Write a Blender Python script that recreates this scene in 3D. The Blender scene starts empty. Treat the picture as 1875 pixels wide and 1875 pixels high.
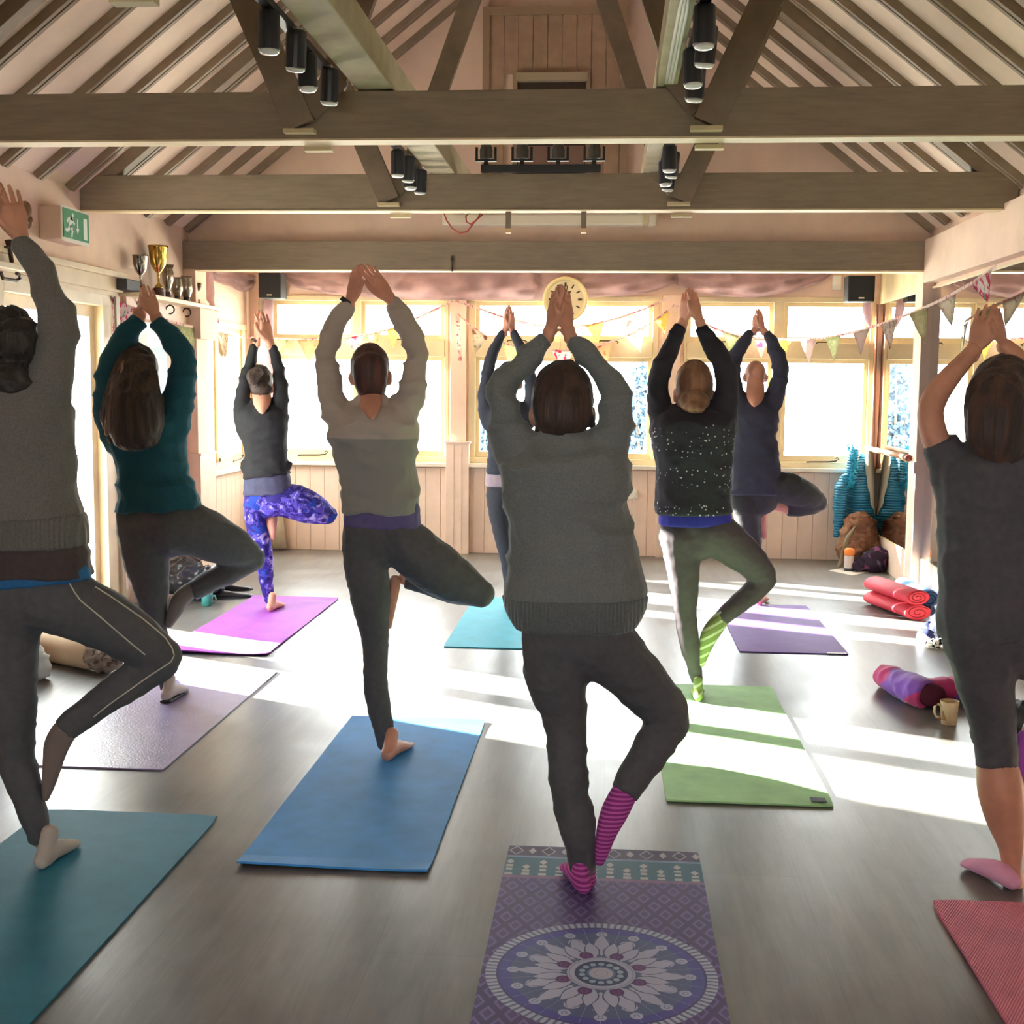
import bpy, bmesh, math, random
import numpy as np
from mathutils import Vector, Matrix, noise
random.seed(7)
C = bpy.context.scene
COL = C.collection

# ------------------------------------------------------------------ camera
FPX = 2280.66                       # focal length for a 1875 px wide frame
RW = Matrix(((0.9968357552, -0.0170084957, -0.0776478471),
             (0.0789773310, 0.1012828212, 0.9917178890),
             (0.0090032364, 0.9947122706, -0.1023056232)))   # world axes seen from the camera (right, up, forward)
CAM = Vector((0.0, 0.0, 1.5))
cd = bpy.data.cameras.new('camera'); cam = bpy.data.objects.new('camera', cd); COL.objects.link(cam)
cd.sensor_fit = 'HORIZONTAL'; cd.sensor_width = 36.0; cd.lens = 36.0 * FPX / 1875.0
cd.clip_start = 0.05; cd.clip_end = 300
right, up, fwd = RW.col[0], RW.col[1], RW.col[2]
m3 = Matrix((right, up, -fwd)).transposed()
cam.matrix_world = Matrix.Translation(CAM) @ m3.to_4x4()
C.camera = cam

# ------------------------------------------------------------------ world, sun, exposure
C.view_settings.view_transform = 'Standard'; C.view_settings.look = 'None'
C.view_settings.gamma = 1.0; C.view_settings.use_curve_mapping = False
C.view_settings.exposure = 0.5
SKY = 15.0; SUN = 85.0
w = bpy.data.worlds.new('sky'); C.world = w; w.use_nodes = True
wn = w.node_tree
bg = wn.nodes['Background']; bg.inputs[0].default_value = (0.93, 0.97, 1.0, 1); bg.inputs[1].default_value = SKY
sl = bpy.data.lights.new('sun', 'SUN'); sun = bpy.data.objects.new('sun', sl); COL.objects.link(sun)
EL = math.radians(15.5)
sdir = Vector((0.905 * math.cos(EL), -0.425 * math.cos(EL), -math.sin(EL)))
sun.rotation_euler = sdir.to_track_quat('-Z', 'Y').to_euler()
sun.location = (-8, 14, 6)
sl.energy = SUN; sl.angle = math.radians(0.6); sl.color = (1.0, 0.93, 0.84)
C.cycles.use_denoising = True
C.cycles.max_bounces = 9; C.cycles.diffuse_bounces = 5; C.cycles.glossy_bounces = 4; C.cycles.transparent_max_bounces = 12
C.cycles.caustics_reflective = False; C.cycles.caustics_refractive = False
C.cycles.sample_clamp_indirect = 6.0

def portal(name, loc, sx, sy, direction):
    l = bpy.data.lights.new(name, 'AREA'); l.shape = 'RECTANGLE'; l.size = sx; l.size_y = sy
    l.cycles.is_portal = True
    o = bpy.data.objects.new(name, l); COL.objects.link(o); o.location = loc
    o.rotation_euler = Vector(direction).to_track_quat('-Z', 'Z').to_euler()
    return o

# ------------------------------------------------------------------ helpers
def lin(c):
    if max(c) > 1.001:
        c = [v / 255.0 for v in c]
    return tuple((v / 12.92 if v <= 0.04045 else ((v + 0.055) / 1.055) ** 2.4) for v in c)

class X:
    """a node socket with arithmetic"""
    def __init__(s, nt, sock): s.nt = nt; s.k = sock
    def op(s, o, *a):
        n = s.nt.nodes.new('ShaderNodeMath'); n.operation = o
        for i, v in enumerate((s,) + a):
            if isinstance(v, X): s.nt.links.new(v.k, n.inputs[i])
            else: n.inputs[i].default_value = float(v)
        return X(s.nt, n.outputs[0])
    def __add__(s, o): return s.op('ADD', o)
    def __sub__(s, o): return s.op('SUBTRACT', o)
    def __mul__(s, o): return s.op('MULTIPLY', o)
    def __truediv__(s, o): return s.op('DIVIDE', o)
    def lt(s, v): return s.op('LESS_THAN', v)
    def gt(s, v): return s.op('GREATER_THAN', v)
    def abs(s): return s.op('ABSOLUTE')
    def mod(s, v): return s.op('FLOORED_MODULO', v)
    def pow(s, v): return s.op('POWER', v)
    def mx(s, o): return s.op('MAXIMUM', o)
    def inv(s):
        n = s.op('MULTIPLY', -1.0); return n + 1.0
    def band(s, a, b): return s.gt(a) * s.lt(b)

def nodes_of(m):
    nt = m.node_tree
    return nt, nt.nodes['Principled BSDF']

def mixcol(nt, fac, a, b):
    n = nt.nodes.new('ShaderNodeMix'); n.data_type = 'RGBA'
    for sock, v in ((n.inputs[0], fac), (n.inputs[6], a), (n.inputs[7], b)):
        if isinstance(v, X): nt.links.new(v.k, sock)
        elif hasattr(v, 'is_linked'): nt.links.new(v, sock)
        elif isinstance(v, (int, float)): sock.default_value = v
        else: sock.default_value = (*lin(v), 1)
    return n.outputs[2]

def coords(nt, kind='Object', scale=(1, 1, 1), rot=(0, 0, 0)):
    tc = nt.nodes.new('ShaderNodeTexCoord'); mp = nt.nodes.new('ShaderNodeMapping')
    mp.inputs['Scale'].default_value = scale; mp.inputs['Rotation'].default_value = rot
    nt.links.new(tc.outputs[kind], mp.inputs[0])
    return mp.outputs[0]

def noise_tex(nt, vec, scale, detail=3, rough=0.5, dist=0.0):
    n = nt.nodes.new('ShaderNodeTexNoise'); n.inputs['Scale'].default_value = scale
    n.inputs['Detail'].default_value = detail; n.inputs['Roughness'].default_value = rough
    n.inputs['Distortion'].default_value = dist
    if vec is not None: nt.links.new(vec, n.inputs['Vector'])
    return n

def bump(nt, b, height, strength, dist=0.01):
    n = nt.nodes.new('ShaderNodeBump'); n.inputs['Strength'].default_value = strength; n.inputs['Distance'].default_value = dist
    nt.links.new(height.k if isinstance(height, X) else height, n.inputs['Height'])
    nt.links.new(n.outputs[0], b.inputs['Normal'])

def M(name, col, rough=0.6, spec=0.3, var=None, bmp=None, sheen=0.0, metal=0.0, coord='Object', stretch=(1, 1, 1), col2=None):
    m = bpy.data.materials.new(name); m.use_nodes = True
    nt, b = nodes_of(m)
    b.inputs['Base Color'].default_value = (*lin(col), 1); b.inputs['Roughness'].default_value = rough
    b.inputs['Specular IOR Level'].default_value = spec; b.inputs['Metallic'].default_value = metal
    if sheen:
        b.inputs['Sheen Weight'].default_value = sheen; b.inputs['Sheen Roughness'].default_value = 0.35
        b.inputs['Sheen Tint'].default_value = (*[min(1, v * 1.6 + .15) for v in lin(col)], 1)
    vec = None
    if var or bmp: vec = coords(nt, coord, stretch)
    if var:
        n = noise_tex(nt, vec, var[0], 4, 0.6)
        r = X(nt, n.outputs['Fac']); f = (r - 0.5) * (2.2 * 1.0) + 0.5
        f = f.op('MINIMUM', 1.0).op('MAXIMUM', 0.0)
        a = [max(0, v * (1 - var[1])) for v in (col if max(col) > 1.001 else [q * 255 for q in col])]
        c2 = col2 if col2 else [min(255, v * (1 + var[1])) for v in (col if max(col) > 1.001 else [q * 255 for q in col])]
        nt.links.new(mixcol(nt, f, a, c2), b.inputs['Base Color'])
    if bmp:
        n2 = noise_tex(nt, vec, bmp[0], 3, 0.55)
        bump(nt, b, n2.outputs['Fac'], bmp[1], bmp[2] if len(bmp) > 2 else 0.004)
    return m

def glass(name, rough=0.0):
    m = bpy.data.materials.new(name); m.use_nodes = True; nt = m.node_tree; nt.nodes.clear()
    out = nt.nodes.new('ShaderNodeOutputMaterial'); mx = nt.nodes.new('ShaderNodeMixShader')
    tr = nt.nodes.new('ShaderNodeBsdfTransparent'); gl = nt.nodes.new('ShaderNodeBsdfGlossy'); lw_ = nt.nodes.new('ShaderNodeLayerWeight'); lw_.inputs[0].default_value = .5; fr = X(nt, lw_.outputs['Facing']).pow(5) * .45 + .02; gl.inputs['Roughness'].default_value = 0.02
    tr.inputs[0].default_value = (0.96, 0.98, 0.97, 1)
    nt.links.new(fr.k, mx.inputs[0]); nt.links.new(tr.outputs[0], mx.inputs[1]); nt.links.new(gl.outputs[0], mx.inputs[2])
    nt.links.new(mx.outputs[0], out.inputs[0])
    return m

def P(x, y, Y):
    """the point at depth Y that the photograph shows at pixel (x, y)"""
    d = RW @ Vector(((x - 937.5) / FPX, -(y - 937.5) / FPX, 1.0))
    return CAM + d * (Y / d.y)
def PX(x, y, Xw):
    d = RW @ Vector(((x - 937.5) / FPX, -(y - 937.5) / FPX, 1.0))
    return CAM + d * (Xw / d.x)
def PF(x, y, z=0.0):
    d = RW @ Vector(((x - 937.5) / FPX, -(y - 937.5) / FPX, 1.0))
    return CAM + d * ((z - 1.5) / d.z)

def box(bm, a, b, mi=0):
    x0, x1 = sorted((a[0], b[0])); y0, y1 = sorted((a[1], b[1])); z0, z1 = sorted((a[2], b[2]))
    v = [bm.verts.new(p) for p in ((x0, y0, z0), (x1, y0, z0), (x1, y1, z0), (x0, y1, z0), (x0, y0, z1), (x1, y0, z1), (x1, y1, z1), (x0, y1, z1))]
    for f in ((0, 3, 2, 1), (4, 5, 6, 7), (0, 1, 5, 4), (1, 2, 6, 5), (2, 3, 7, 6), (3, 0, 4, 7)):
        bm.faces.new([v[i] for i in f]).material_index = mi
    return bm

def bar(bm, p, q, w, h, ref=(0, 0, 1), mi=0):
    """a square bar from p to q, w across, h along ref"""
    p, q = Vector(p), Vector(q); t = (q - p).normalized(); r = Vector(ref)
    if abs(r.dot(t)) > 0.98: r = Vector((0, 1, 0))
    s = t.cross(r).normalized(); u = s.cross(t).normalized()
    v = []
    for e in (p, q):
        for a, b in ((-1, -1), (1, -1), (1, 1), (-1, 1)):
            v.append(bm.verts.new(e + s * a * w / 2 + u * b * h / 2))
    for f in ((0, 1, 2, 3), (7, 6, 5, 4), (0, 4, 5, 1), (1, 5, 6, 2), (2, 6, 7, 3), (3, 7, 4, 0)):
        bm.faces.new([v[i] for i in f]).material_index = mi
    return bm

def tube(bm, pts, r, n=8, caps=True, mi=0):
    pts = [Vector(p) for p in pts]; rings = []
    for i, p in enumerate(pts):
        t = (pts[min(i + 1, len(pts) - 1)] - pts[max(i - 1, 0)]).normalized()
        a = Vector((0, 0, 1)) if abs(t.z) < 0.9 else Vector((1, 0, 0))
        s = t.cross(a).normalized(); u = s.cross(t)
        rr = r[i] if isinstance(r, (list, tuple)) else r
        rings.append([bm.verts.new(p + (s * math.cos(k * 2 * math.pi / n) + u * math.sin(k * 2 * math.pi / n)) * rr) for k in range(n)])
    for a, b in zip(rings, rings[1:]):
        for k in range(n):
            bm.faces.new((a[k], b[k], b[(k + 1) % n], a[(k + 1) % n])).material_index = mi
    if caps:
        bm.faces.new(rings[0]).material_index = mi; bm.faces.new(list(reversed(rings[-1]))).material_index = mi
    return bm

def lathe(bm, prof, n=20, c=(0, 0, 0), axis='z', mi=0):
    rings = []
    for r, h in prof:
        ring = []
        for k in range(n):
            a = 2 * math.pi * k / n; x, y = r * math.cos(a), r * math.sin(a)
            p = {'z': (x, y, h), 'y': (x, h, y), 'x': (h, x, y)}[axis]
            ring.append(bm.verts.new((c[0] + p[0], c[1] + p[1], c[2] + p[2])))
        rings.append(ring)
    for a, b in zip(rings, rings[1:]):
        for k in range(n):
            bm.faces.new((a[k], a[(k + 1) % n], b[(k + 1) % n], b[k])).material_index = mi
    bm.faces.new(rings[0]).material_index = mi; bm.faces.new(rings[-1]).material_index = mi
    return bm

def ell(bm, c, r, n=12, m=8, rot=None):
    c = Vector(c); rings = []
    top = Vector((0, 0, r[2])); bot = Vector((0, 0, -r[2]))
    f = (lambda v: c + (rot @ v if rot else v))
    vt = bm.verts.new(f(top)); vb = bm.verts.new(f(bot))
    for i in range(1, m):
        th = math.pi * i / m
        rings.append([bm.verts.new(f(Vector((r[0] * math.sin(th) * math.cos(2 * math.pi * k / n), r[1] * math.sin(th) * math.sin(2 * math.pi * k / n), r[2] * math.cos(th))))) for k in range(n)])
    for k in range(n):
        bm.faces.new((vt, rings[0][k], rings[0][(k + 1) % n])); bm.faces.new((vb, rings[-1][(k + 1) % n], rings[-1][k]))
    for a, b in zip(rings, rings[1:]):
        for k in range(n): bm.faces.new((a[k], b[k], b[(k + 1) % n], a[(k + 1) % n]))
    return bm

def prism(bm, poly, thick, frame, mi=0):
    """polygon in 2-D (list of (a, b)) pushed along frame[3]: frame = origin, a-axis, b-axis, normal"""
    o, a, b, n = [Vector(v) for v in frame]
    lo = [bm.verts.new(o + a * p[0] + b * p[1]) for p in poly]; hi = [bm.verts.new(o + a * p[0] + b * p[1] + n * thick) for p in poly]
    bm.faces.new(list(reversed(lo))).material_index = mi; bm.faces.new(hi).material_index = mi
    k = len(poly)
    for i in range(k): bm.faces.new((lo[i], lo[(i + 1) % k], hi[(i + 1) % k], hi[i])).material_index = mi
    return bm

def mesh_of(bm, name, smooth=False, bevel=0.0):
    if bevel:
        bmesh.ops.bevel(bm, geom=bm.edges[:], offset=bevel, segments=2, profile=0.6, affect='EDGES', clamp_overlap=True)
    bmesh.ops.recalc_face_normals(bm, faces=bm.faces[:])
    me = bpy.data.meshes.new(name); bm.to_mesh(me); bm.free()
    if smooth: me.polygons.foreach_set('use_smooth', [True] * len(me.polygons))
    return me

def setmats(me, m):
    for x in (m if isinstance(m, (list, tuple)) else [m]): me.materials.append(x)

def obj(name, bm, m, parent=None, smooth=False, bevel=0.0, label=None):
    me = bm if isinstance(bm, bpy.types.Mesh) else mesh_of(bm, name, smooth, bevel)
    if not len(me.materials): setmats(me, m)
    o = bpy.data.objects.new(name, me); COL.objects.link(o)
    if parent is not None:
        o.parent = parent; o.matrix_parent_inverse = inv_of(parent)
    if label: o['label'] = label
    return o
def inv_of(p):
    m = Matrix.Translation(p.location) @ p.rotation_euler.to_matrix().to_4x4()
    if p.parent is not None:
        q = p.parent; m = Matrix.Identity(4) if p.type == 'MESH' else m
    return m.inverted()
def thing(name, label, cat, loc=(0, 0, 0), group=None):
    o = bpy.data.objects.new(name, None); COL.objects.link(o); o.location = loc; o.empty_display_size = 0.1
    o['label'] = label; o['category'] = cat
    if group: o['group'] = group
    return o
def tag(o, label, cat, group=None):
    o['label'] = label; o['category'] = cat
    if group: o['group'] = group
    return o
def struct(name, bm, m, parent=None, **k):
    o = obj(name, bm, m, parent, **k)
    if parent is None: o['kind'] = 'structure'
    return o
def sempty(name, loc=(0, 0, 0)):
    o = bpy.data.objects.new(name, None); COL.objects.link(o); o.location = loc; o['kind'] = 'structure'; return o
def inst(src, loc, parent=None, name=None):
    """another object on the same mesh, moved by loc"""
    o = bpy.data.objects.new(name or src.name.split('.')[0], src.data); COL.objects.link(o)
    if parent is not None: o.parent = parent; o.matrix_parent_inverse = inv_of(parent)
    o.location = loc
    return o
B = bmesh.new
def BX(a, b): return box(B(), a, b)

# ------------------------------------------------------------------ materials
PINK = M('pink_paint', (234, 206, 186), 0.7, 0.25, var=(3, .05), bmp=(60, .15))
PINKB = M('pink_board_paint', (232, 207, 188), 0.5, 0.35, var=(5, .04))
CREAM = M('cream_gloss_paint', (218, 201, 163), 0.45, 0.4, var=(4, .06), bmp=(40, .08))
CEIL = M('ceiling_panel_paint', (232, 210, 188), 0.75, 0.2, var=(1.5, .06), bmp=(45, .12))
BEAM = M('painted_beam', (140, 126, 106), 0.6, 0.3, var=(6, .07), bmp=(30, .2), stretch=(1, 8, 8))
BEAMD = M('painted_strut', (128, 114, 96), 0.6, 0.3, var=(8, .08), bmp=(30, .2))
RAFT = M('rafter_paint', (142, 126, 106), 0.6, 0.3, var=(8, .08), bmp=(30, .2))
RAFTG = M('rafter_groove_paint', (188, 170, 142), 0.6, 0.3)
PURL = M('purlin_uplit_paint', (186, 176, 146), 0.6, 0.3, var=(7, .08), bmp=(25, .2))  # paler than the beams, painting in the uplight from the floor
MOULD = M('moulding_paint', (214, 196, 160), 0.5, 0.35, var=(5, .05))
GLASS = glass('window_glass')
MIRR = bpy.data.materials.new('mirror_silver'); MIRR.use_nodes = True
_nt, _b = nodes_of(MIRR); _b.inputs['Metallic'].default_value = 1; _b.inputs['Roughness'].default_value = 0.01; _b.inputs['Base Color'].default_value = (.88, .9, .89, 1)
BLACK = M('black_metal', (40, 42, 46), 0.35, 0.5)
BLACKM = M('black_matte_plastic', (44, 45, 48), 0.6, 0.3, bmp=(120, .1))
DIRON = M('dark_iron', (70, 60, 52), 0.45, 0.5, metal=.6)
STEEL = M('brushed_steel', (190, 188, 182), 0.3, 0.5, metal=1)
GOLD = M('gold_plate', (205, 165, 80), 0.18, 0.5, metal=1)
SILV = M('tarnished_silver', (150, 142, 128), 0.2, 0.5, metal=1)
WOODD = M('dark_varnished_wood', (84, 52, 36), 0.35, 0.5, var=(20, .2), stretch=(1, 1, 6))
WOODP = M('pale_lit_wood', (214, 184, 140), 0.5, 0.35, var=(12, .1))
WHITE = M('white_plastic', (232, 228, 216), 0.4, 0.4)

# floor: grey wood-effect vinyl planks
FLOOR = bpy.data.materials.new('grey_vinyl_floor'); FLOOR.use_nodes = True
nt, b = nodes_of(FLOOR)
v1 = coords(nt, 'Object', (9, 1.2, 1)); n1 = noise_tex(nt, v1, 1.6, 6, .62, .4)
v2 = coords(nt, 'Object', (1, 1, 1)); n2 = noise_tex(nt, v2, 2.2, 4, .6)
n3 = noise_tex(nt, coords(nt, 'Object', (60, 3, 1)), 1.5, 4, .6)
br = nt.nodes.new('ShaderNodeTexBrick'); vb = coords(nt, 'Object', (1, 1, 1), (0, 0, math.pi / 2))
nt.links.new(vb, br.inputs['Vector'])
br.inputs['Scale'].default_value = 1.0; br.inputs['Brick Width'].default_value = 1.25; br.inputs['Row Height'].default_value = 0.3
br.inputs['Mortar Size'].default_value = 0.002; br.inputs['Color1'].default_value = (.46, .46, .46, 1); br.inputs['Color2'].default_value = (.54, .54, .54, 1); br.inputs['Mortar'].default_value = (.42, .42, .42, 1)
f = X(nt, n1.outputs['Fac']) * 0.5 + X(nt, n2.outputs['Fac']) * 0.55 + X(nt, n3.outputs['Fac']) * 0.2 + (X(nt, br.outputs['Color']) - 0.5) * 0.9
f = (f - 0.38) * 1.9
f = f.op('MINIMUM', 1).op('MAXIMUM', 0)
nt.links.new(mixcol(nt, f, (82, 81, 79), (130, 129, 126)), b.inputs['Base Color'])
rr = X(nt, n2.outputs['Fac']) * 0.22 + 0.22
nt.links.new(rr.k, b.inputs['Roughness']); b.inputs['Specular IOR Level'].default_value = 0.5
bump(nt, b, X(nt, n3.outputs['Fac']) + X(nt, br.outputs['Color']) * 1.0, 0.12, 0.003)

portal('portal_back', (-.4, 11.2, 1.55), 5.4, 1.6, (0, -1, 0))
portal('portal_door', (-3.45, 7.05, 1.05), 2.1, 1.7, (1, 0, 0))
portal('portal_bay', (-3.45, 10.2, 1.4), 1.3, 1.4, (1, 0, 0))
portal('portal_front', (-.5, -3.25, 1.5), 2.0, 1.1, (0, 1, 0))

# ================================================================== ROOM
XL, XR, YB, YF = -3.2, 2.27, 10.95, -3.0
ZE, SL, XC = 2.55, 0.79, -0.46          # eaves height, roof pitch, ridge line
floor = struct('floor', BX((XL - .3, YF - .3, -.12), (XR + .5, YB + .3, 0)), FLOOR)

# back wall: solid parts between the windows
WZ0, WZ1 = 0.80, 2.26
bw = B()
box(bw, (XL - .085, YB, 0), (XR + .2, YB + .09, WZ0 - .02))
box(bw, (XL - .085, YB, WZ1), (XR + .2, YB + .09, 2.7))
for a, c in ((XL - .085, -3.06), (-1.43, -1.25), (.40, .62), (2.235, XR + .2)):
    box(bw, (a, YB, WZ0 - .02), (c, YB + .09, WZ1))
wall_back = struct('wall_back', bw, PINK)
# matchboarding under the sills, one board each
bd = B(); box(bd, (0, -.012, .0), (.128, 0, WZ0 - .045)); bdm = mesh_of(bd, 'board', bevel=.004); setmats(bdm, PINKB)
x = XL + .01
while x < XR - .02:
    o = bpy.data.objects.new('board', bdm); COL.objects.link(o); o.parent = wall_back; o.location = (x, YB - .001, 0)
    if x + .128 > XR: o.scale.x = (XR - x) / .128
    x += .1305
# pilasters of the back wall with boarded boxes at their feet
def pilaster(name, x0, x1, zt, xb0, xb1, zb):
    p = struct(name, BX((x0, YB - .05, zb), (x1, YB, zt)), PINK, bevel=.004)
    obj('boxed_base', BX((xb0, YB - .085, 0), (xb1, YB - .012, zb - .012)), PINKB, p, bevel=.003)
    for k in (1, 2):
        xx = xb0 + (xb1 - xb0) * k / 3
        obj('base_bead', BX((xx - .004, YB - .089, .02), (xx + .004, YB - .085, zb - .03)), PINKB, p)
    obj('base_cap', BX((xb0 - .012, YB - .095, zb - .012), (xb1 + .012, YB - .012, zb + .008)), PINKB, p, bevel=.003)
    return p
pilaster('trim_1', -1.41, -1.27, 2.27, -1.44, -1.235, .985)
pilaster('trim_2', .43, .59, 2.27, .41, .61, .985)

def window(name, origin, ax, nrm, width, z0, z1, cells, transom=None, sill=True, hinge=True, dp=.088):
    """cells = list of (u0, u1) glass columns along ax; nrm points into the room"""
    o = Vector(origin); ax = Vector(ax); nrm = Vector(nrm)
    e = sempty(name, (o.x, o.y, 0))
    def bxx(u0, u1, d0, d1, za, zb):
        a = o + ax * u0 + nrm * d0; c = o + ax * u1 + nrm * d1
        return box(B(), (a.x, a.y, za), (c.x, c.y, zb))
    obj('frame_head', bxx(0, width, -dp, .02, z1 - .045, z1), CREAM, e, bevel=.004)
    obj('frame_bottom_rail', bxx(0, width, -dp, .02, z0, z0 + .05), CREAM, e, bevel=.004)
    us = [0] + [v for c in cells for v in c] + [width]
    for k in range(0, len(us), 2):
        if us[k + 1] - us[k] > .005: obj('frame_upright', bxx(us[k], us[k + 1], -dp, .015, z0 + .05, z1 - .045), CREAM, e, bevel=.004)
    rows = [(z0 + .05, z1 - .045)] if transom is None else [(z0 + .05, transom[0]), (transom[1], z1 - .045)]
    if transom:
        for (u0, u1) in cells:
            obj('frame_transom', bxx(u0, u1, -dp, .025, transom[0], transom[1]), CREAM, e, bevel=.004)
            um = (u0 + u1) / 2
            obj('window_stay', tube(B(), [o + ax * (um + q) + nrm * .04 + Vector((0, 0, transom[1] - .004 + h)) for q, h in ((-.09, .0), (-.08, .012), (.06, .012), (.085, .0), (.07, -.008))], .006, 6), DIRON, e)
    for (u0, u1) in cells:
        for za, zb in rows:
            sa = B(); t = .035
            for (p0, p1, q0, q1) in ((u0, u0 + t, za, zb), (u1 - t, u1, za, zb), (u0 + t, u1 - t, za, za + t * 1.5), (u0 + t, u1 - t, zb - t, zb)):
                a = o + ax * p0 + nrm * -.08; c = o + ax * p1 + nrm * -.02
                box(sa, (a.x, a.y, q0), (c.x, c.y, q1))
            s = obj('sash', sa, CREAM, e)
            obj('pane', bxx(u0 + t - .004, u1 - t + .004, -.055, -.049, za + t * 1.5 - .004, zb - t + .004), GLASS, s)
        if hinge:
            um = (u0 + u1) / 2
            hb = B(); pp = [o + ax * (um + q) + nrm * .03 + Vector((0, 0, z0 + .05 + h)) for q, h in ((-.14, .0), (-.1, .004), (.05, .006), (.11, .012), (.135, .03), (.12, .044), (.105, .034))]
            tube(hb, pp, .007, 6); obj('window_stay', hb, DIRON, e)
    if sill:
        obj('window_sill', bxx(-.03, width + .03, -.02, .075, z0 - .035, z0), M(name + '_sill_paint', (236, 226, 208), .35, .45) if name == 'window_1' else bpy.data.materials['window_1_sill_paint'], e, bevel=.006)
    return e
window('window_1', (-3.06, YB, 0), (1, 0, 0), (0, -1, 0), 1.63, WZ0, WZ1, [(.06, .785), (.855, 1.595)], (1.735, 1.87))
window('window_2', (-1.25, YB, 0), (1, 0, 0), (0, -1, 0), 1.65, WZ0, WZ1, [(.06, .80), (.85, 1.60)], (1.735, 1.87))
window('window_3', (.62, YB, 0), (1, 0, 0), (0, -1, 0), 1.615, WZ0, WZ1, [(.025, .76), (.85, 1.575)], (1.735, 1.87))

# left wall with the glazed doors and the bay window
DY0, DY1, DZ = 6.26, 7.80, 2.06
lw = B()
box(lw, (XL - .09, YF, 0), (XL, DY0, 2.75)); box(lw, (XL - .09, DY0, DZ), (XL, DY1, 2.75))
box(lw, (XL - .09, DY1, 0), (XL, 9.60, 2.75)); box(lw, (XL - .09, 9.60, 0), (XL, 10.78, .76)); box(lw, (XL - .09, 9.60, 1.99), (XL, 10.78, 2.75))
box(lw, (XL - .09, 10.78, 0), (XL, YB + .2, 2.75))
wall_left = struct('wall_left', lw, PINK)
bl = B(); box(bl, (0, 0, 0), (.012, .128, .73)); blm = mesh_of(bl, 'board', bevel=.004); setmats(blm, PINKB)
for y0, y1 in ((DY1 + .07, 9.18), (9.62, YB - .1)):
    y = y0
    while y < y1:
        o = bpy.data.objects.new('board', blm); COL.objects.link(o); o.parent = wall_left; o.location = (XL + .001, y, 0); y += .1305
window('window_4', (XL, 9.60, 0), (0, 1, 0), (1, 0, 0), 1.18, .78, 1.99, [(.04, .38), (.55, 1.12)], None, dp=.088)
# glazed door pair
door = sempty('door_1', (XL, (DY0 + DY1) / 2, 0))
obj('door_frame', BX((XL - .088, DY1 - .16, 0), (XL + .03, DY1, DZ - .002)), CREAM, door, bevel=.004)
obj('door_frame', BX((XL - .088, DY0, 0), (XL + .03, DY0 + .1, DZ - .002)), CREAM, door, bevel=.004)
obj('door_frame', BX((XL - .088, DY0 + .1, DZ - .1), (XL + .03, DY1 - .16, DZ - .002)), CREAM, door, bevel=.004)
obj('threshold', BX((XL - .088, DY0 + .1, 0), (XL + .02, DY1 - .16, .03)), CREAM, door)
for ya, yb in ((DY0 + .1, 7.08), (7.085, DY1 - .16)):
    lf = B(); s = .075
    for (p0, p1, q0, q1) in ((ya, ya + s, .035, DZ - .1), (yb - s, yb, .035, DZ - .1), (ya + s, yb - s, .035, .16), (ya + s, yb - s, DZ - .17, DZ - .1)):
        box(lf, (XL - .08, p0, q0), (XL - .03, p1, q1))
    d = obj('door_leaf', lf, CREAM, door)
    obj('pane', BX((XL - .06, ya + s - .004, .156), (XL - .052, yb - s + .004, DZ - .166)), GLASS, d)
    yh = yb - .04 if ya < 7 else ya + .04
    hb = B(); box(hb, (XL - .03, yh - .02, .95), (XL - .022, yh + .02, 1.15)); tube(hb, [(XL - .03, yh, 1.05), (XL + .02, yh, 1.05), (XL + .022, yh + (.1 if ya > 7 else -.1), 1.05)], .008, 6)
    obj('door_handle', hb, STEEL, d)
m1 = B(); box(m1, (XL, DY0 - .08, DZ), (XL + .05, DY1 + .12, DZ + .09)); box(m1, (XL, DY0 - .1, DZ + .09), (XL + .075, DY1 + .14, DZ + .125)); box(m1, (XL, DY0 - .05, DZ - .03), (XL + .035, DY1 + .05, DZ))
struct('trim_3', m1, MOULD, bevel=.003)
obj('door_post', BX((XL, DY1, 0), (XL + .05, DY1 + .06, DZ - .03)), M('grey_green_paint', (170, 158, 132), .5, .3), door, bevel=.003)

# posts under the third beam and the plate on the right
pl = struct('trim_4', BX((XL, 9.22, .95), (XL + .09, 9.47, 2.33)), PINK, bevel=.004)
obj('boxed_base', BX((XL, 9.19, 0), (XL + .115, 9.56, .94)), PINKB, pl, bevel=.004)
obj('base_cap', BX((XL, 9.18, .94), (XL + .125, 9.57, .955)), PINKB, pl, bevel=.003)
pr = struct('trim_5', BX((2.205, 9.20, 0), (2.285, 9.42, 2.33)), PINK, bevel=.004)
struct('trim_6', BX((2.205, YF, 2.24), (2.42, 9.20, 2.545)), PINK, bevel=.004)     # wall plate over the mirrors

# right wall: panelled foot, mirrors, panel above
rw = B(); box(rw, (XR + .02, YF, 0), (XR + .2, YB + .2, 2.75)); wall_right = struct('wall_right', rw, PINK)
obj('foot_board', BX((XR - .006, 9.42, 0), (XR + .02, YB - .013, .245)), PINKB, wall_right)
obj('foot_board', BX((XR - .006, 1.0, 0), (XR + .02, 9.20, .245)), PINKB, wall_right)
obj('head_board', BX((XR - .004, 9.42, 2.215), (XR + .02, YB - .013, 2.55)), CREAM, wall_right)
for (ya, yb, lab) in ((9.43, YB - .02, 'tall mirror panel in the alcove behind the right hand post'), (3.2, 9.19, 'long wall mirror running forward from the right hand post')):
    mt = thing('wall_mirror', lab, 'mirror', (XR, (ya + yb) / 2, .25))
    obj('mirror_glass', BX((XR, ya, .25), (XR + .012, yb, 2.21)), MIRR, mt)
    for za, zb in ((.245, .262), (2.2, 2.215)): obj('mirror_edging', BX((XR - .006, ya, za), (XR + .016, yb, zb)), CREAM, mt)

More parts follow.
